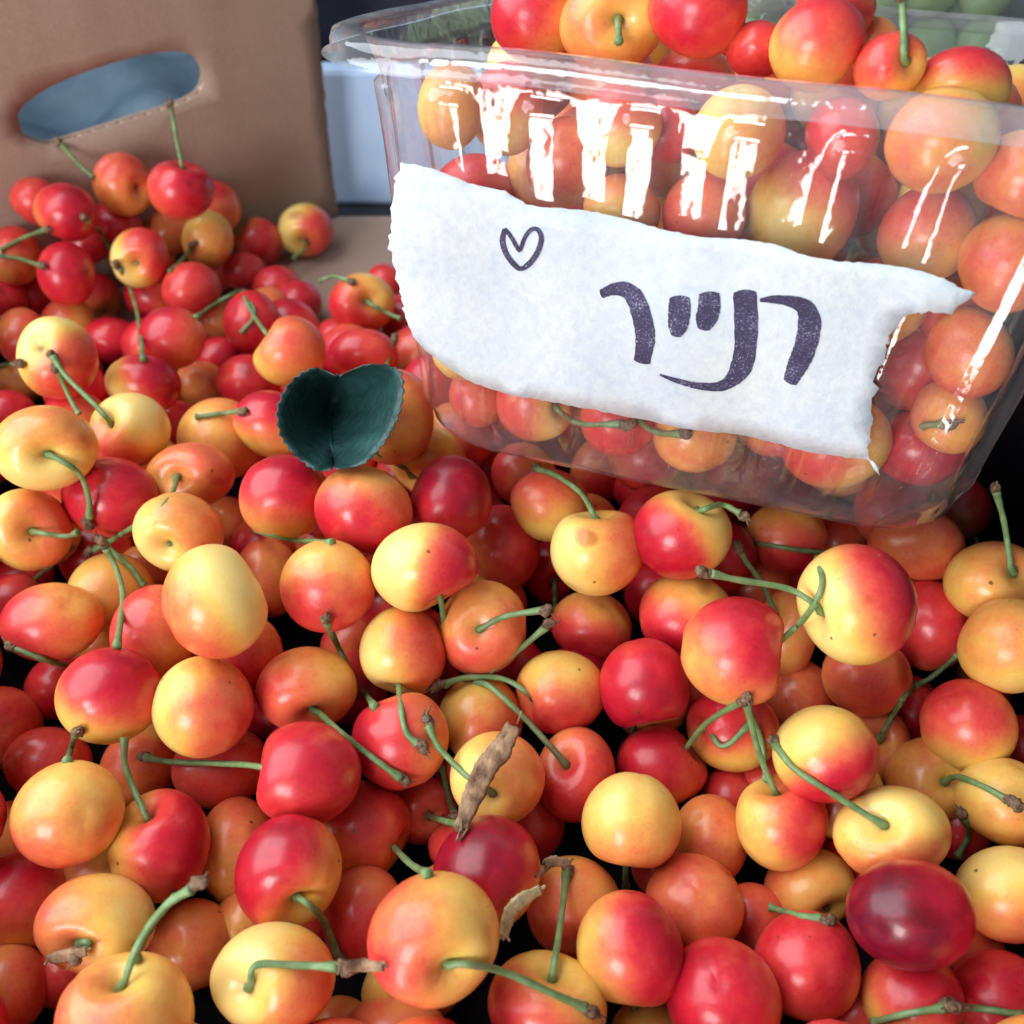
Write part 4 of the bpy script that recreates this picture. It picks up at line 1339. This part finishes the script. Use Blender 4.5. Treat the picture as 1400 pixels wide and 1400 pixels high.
bark('dry_husk', [(738,1216),(716,1228),(698,1246),(688,1280)], .0028, M['pale_husk'], 'pale dry husk with dark base against a crimson cherry')
bark('dry_husk', [(68,1310),(92,1306),(118,1300)], .0024, M['bark'], 'dark brown curled husk at a cherry stem end')
bark('dry_husk', [(470,1320),(495,1318),(525,1322)], .0022, M['bark'], 'brown husk at the end of a horizontal green stem')
bark('dry_husk', [(740,1190),(752,1178),(776,1178)], .0022, M['bark'], 'curled brown spur husk on top of an upright stem')

# ------------------------------------------------------------------ grapes in a clear tub behind the punnet
gp = pun(.03, DEP + .075, .0)
gx, gy = 0.135, 0.475
tub = empty('grape_tub', (gx, gy, -.006))
tag(tub, 'clear plastic tub of green grapes standing behind the cherry punnet', 'tub')
V, Fc = [], []
lv = [(-.004, .070, .046), (.03, .074, .049), (.08, .078, .052), (.140, .082, .055), (.148, .086, .059), (.150, .090, .062), (.153, .086, .058), (.168, .076, .050), (.171, .06, .036), (.171, .0, .0)]
ns = 120
for (z, a, b) in lv:
    for k in range(ns):
        t = 2 * math.pi * k / ns
        c, s = math.cos(t), math.sin(t)
        e = (abs(c) ** 5 + abs(s) ** 5) ** (-.2)
        rb = 1 + .012 * math.cos(24 * t)
        V.append((gx + a * c * e * rb, gy + b * s * e * rb, z))
for li in range(len(lv) - 1):
    for k in range(ns):
        k2 = (k + 1) % ns
        Fc.append((li*ns+k, li*ns+k2, (li+1)*ns+k2, (li+1)*ns+k))
mesh_obj('shell', V, Fc, M['plastic_back'], tub)
gi = 0
for iz_ in range(9):
    for iy in range(4):
        for ix in range(6):
            x = gx - .060 + ix * .024 + (iy % 2) * .010 + rng.uniform(-.003, .003); y = gy - .038 + iy * .0235 + (iz_ % 2) * .006; z = .010 + iz_ * .0225
            if abs(x - gx) > .066 or abs(y - gy) > .042 or z > .162: continue
            u, w_, zq = project((x, y, z))
            if w_ > 120 or u < 960 or u > 1450 or iy > 2 or w_ < -140: continue
            th, ph, fc = GRID_LO
            R = frame_from_axis(rng.normal(size=3), rng)
            vv = np.stack([np.sin(th)*np.cos(ph)*.0115, np.sin(th)*np.sin(ph)*.0115, np.cos(th)*.0135], 1) @ R.T
            o = mesh_obj('grape', vv + np.array([x, y, z]), fc, M['grape'], loc=(x, y, z))
            tag(o, 'pale green grape inside the clear tub behind the punnet', 'grape', 'grapes in the clear tub')
            gi += 1
print('counts', NP_, len(INSIDE), len(fill), len(fill2), 'grapes', gi, 'labels shared', sum(1 for v in used.values() if v > 1))
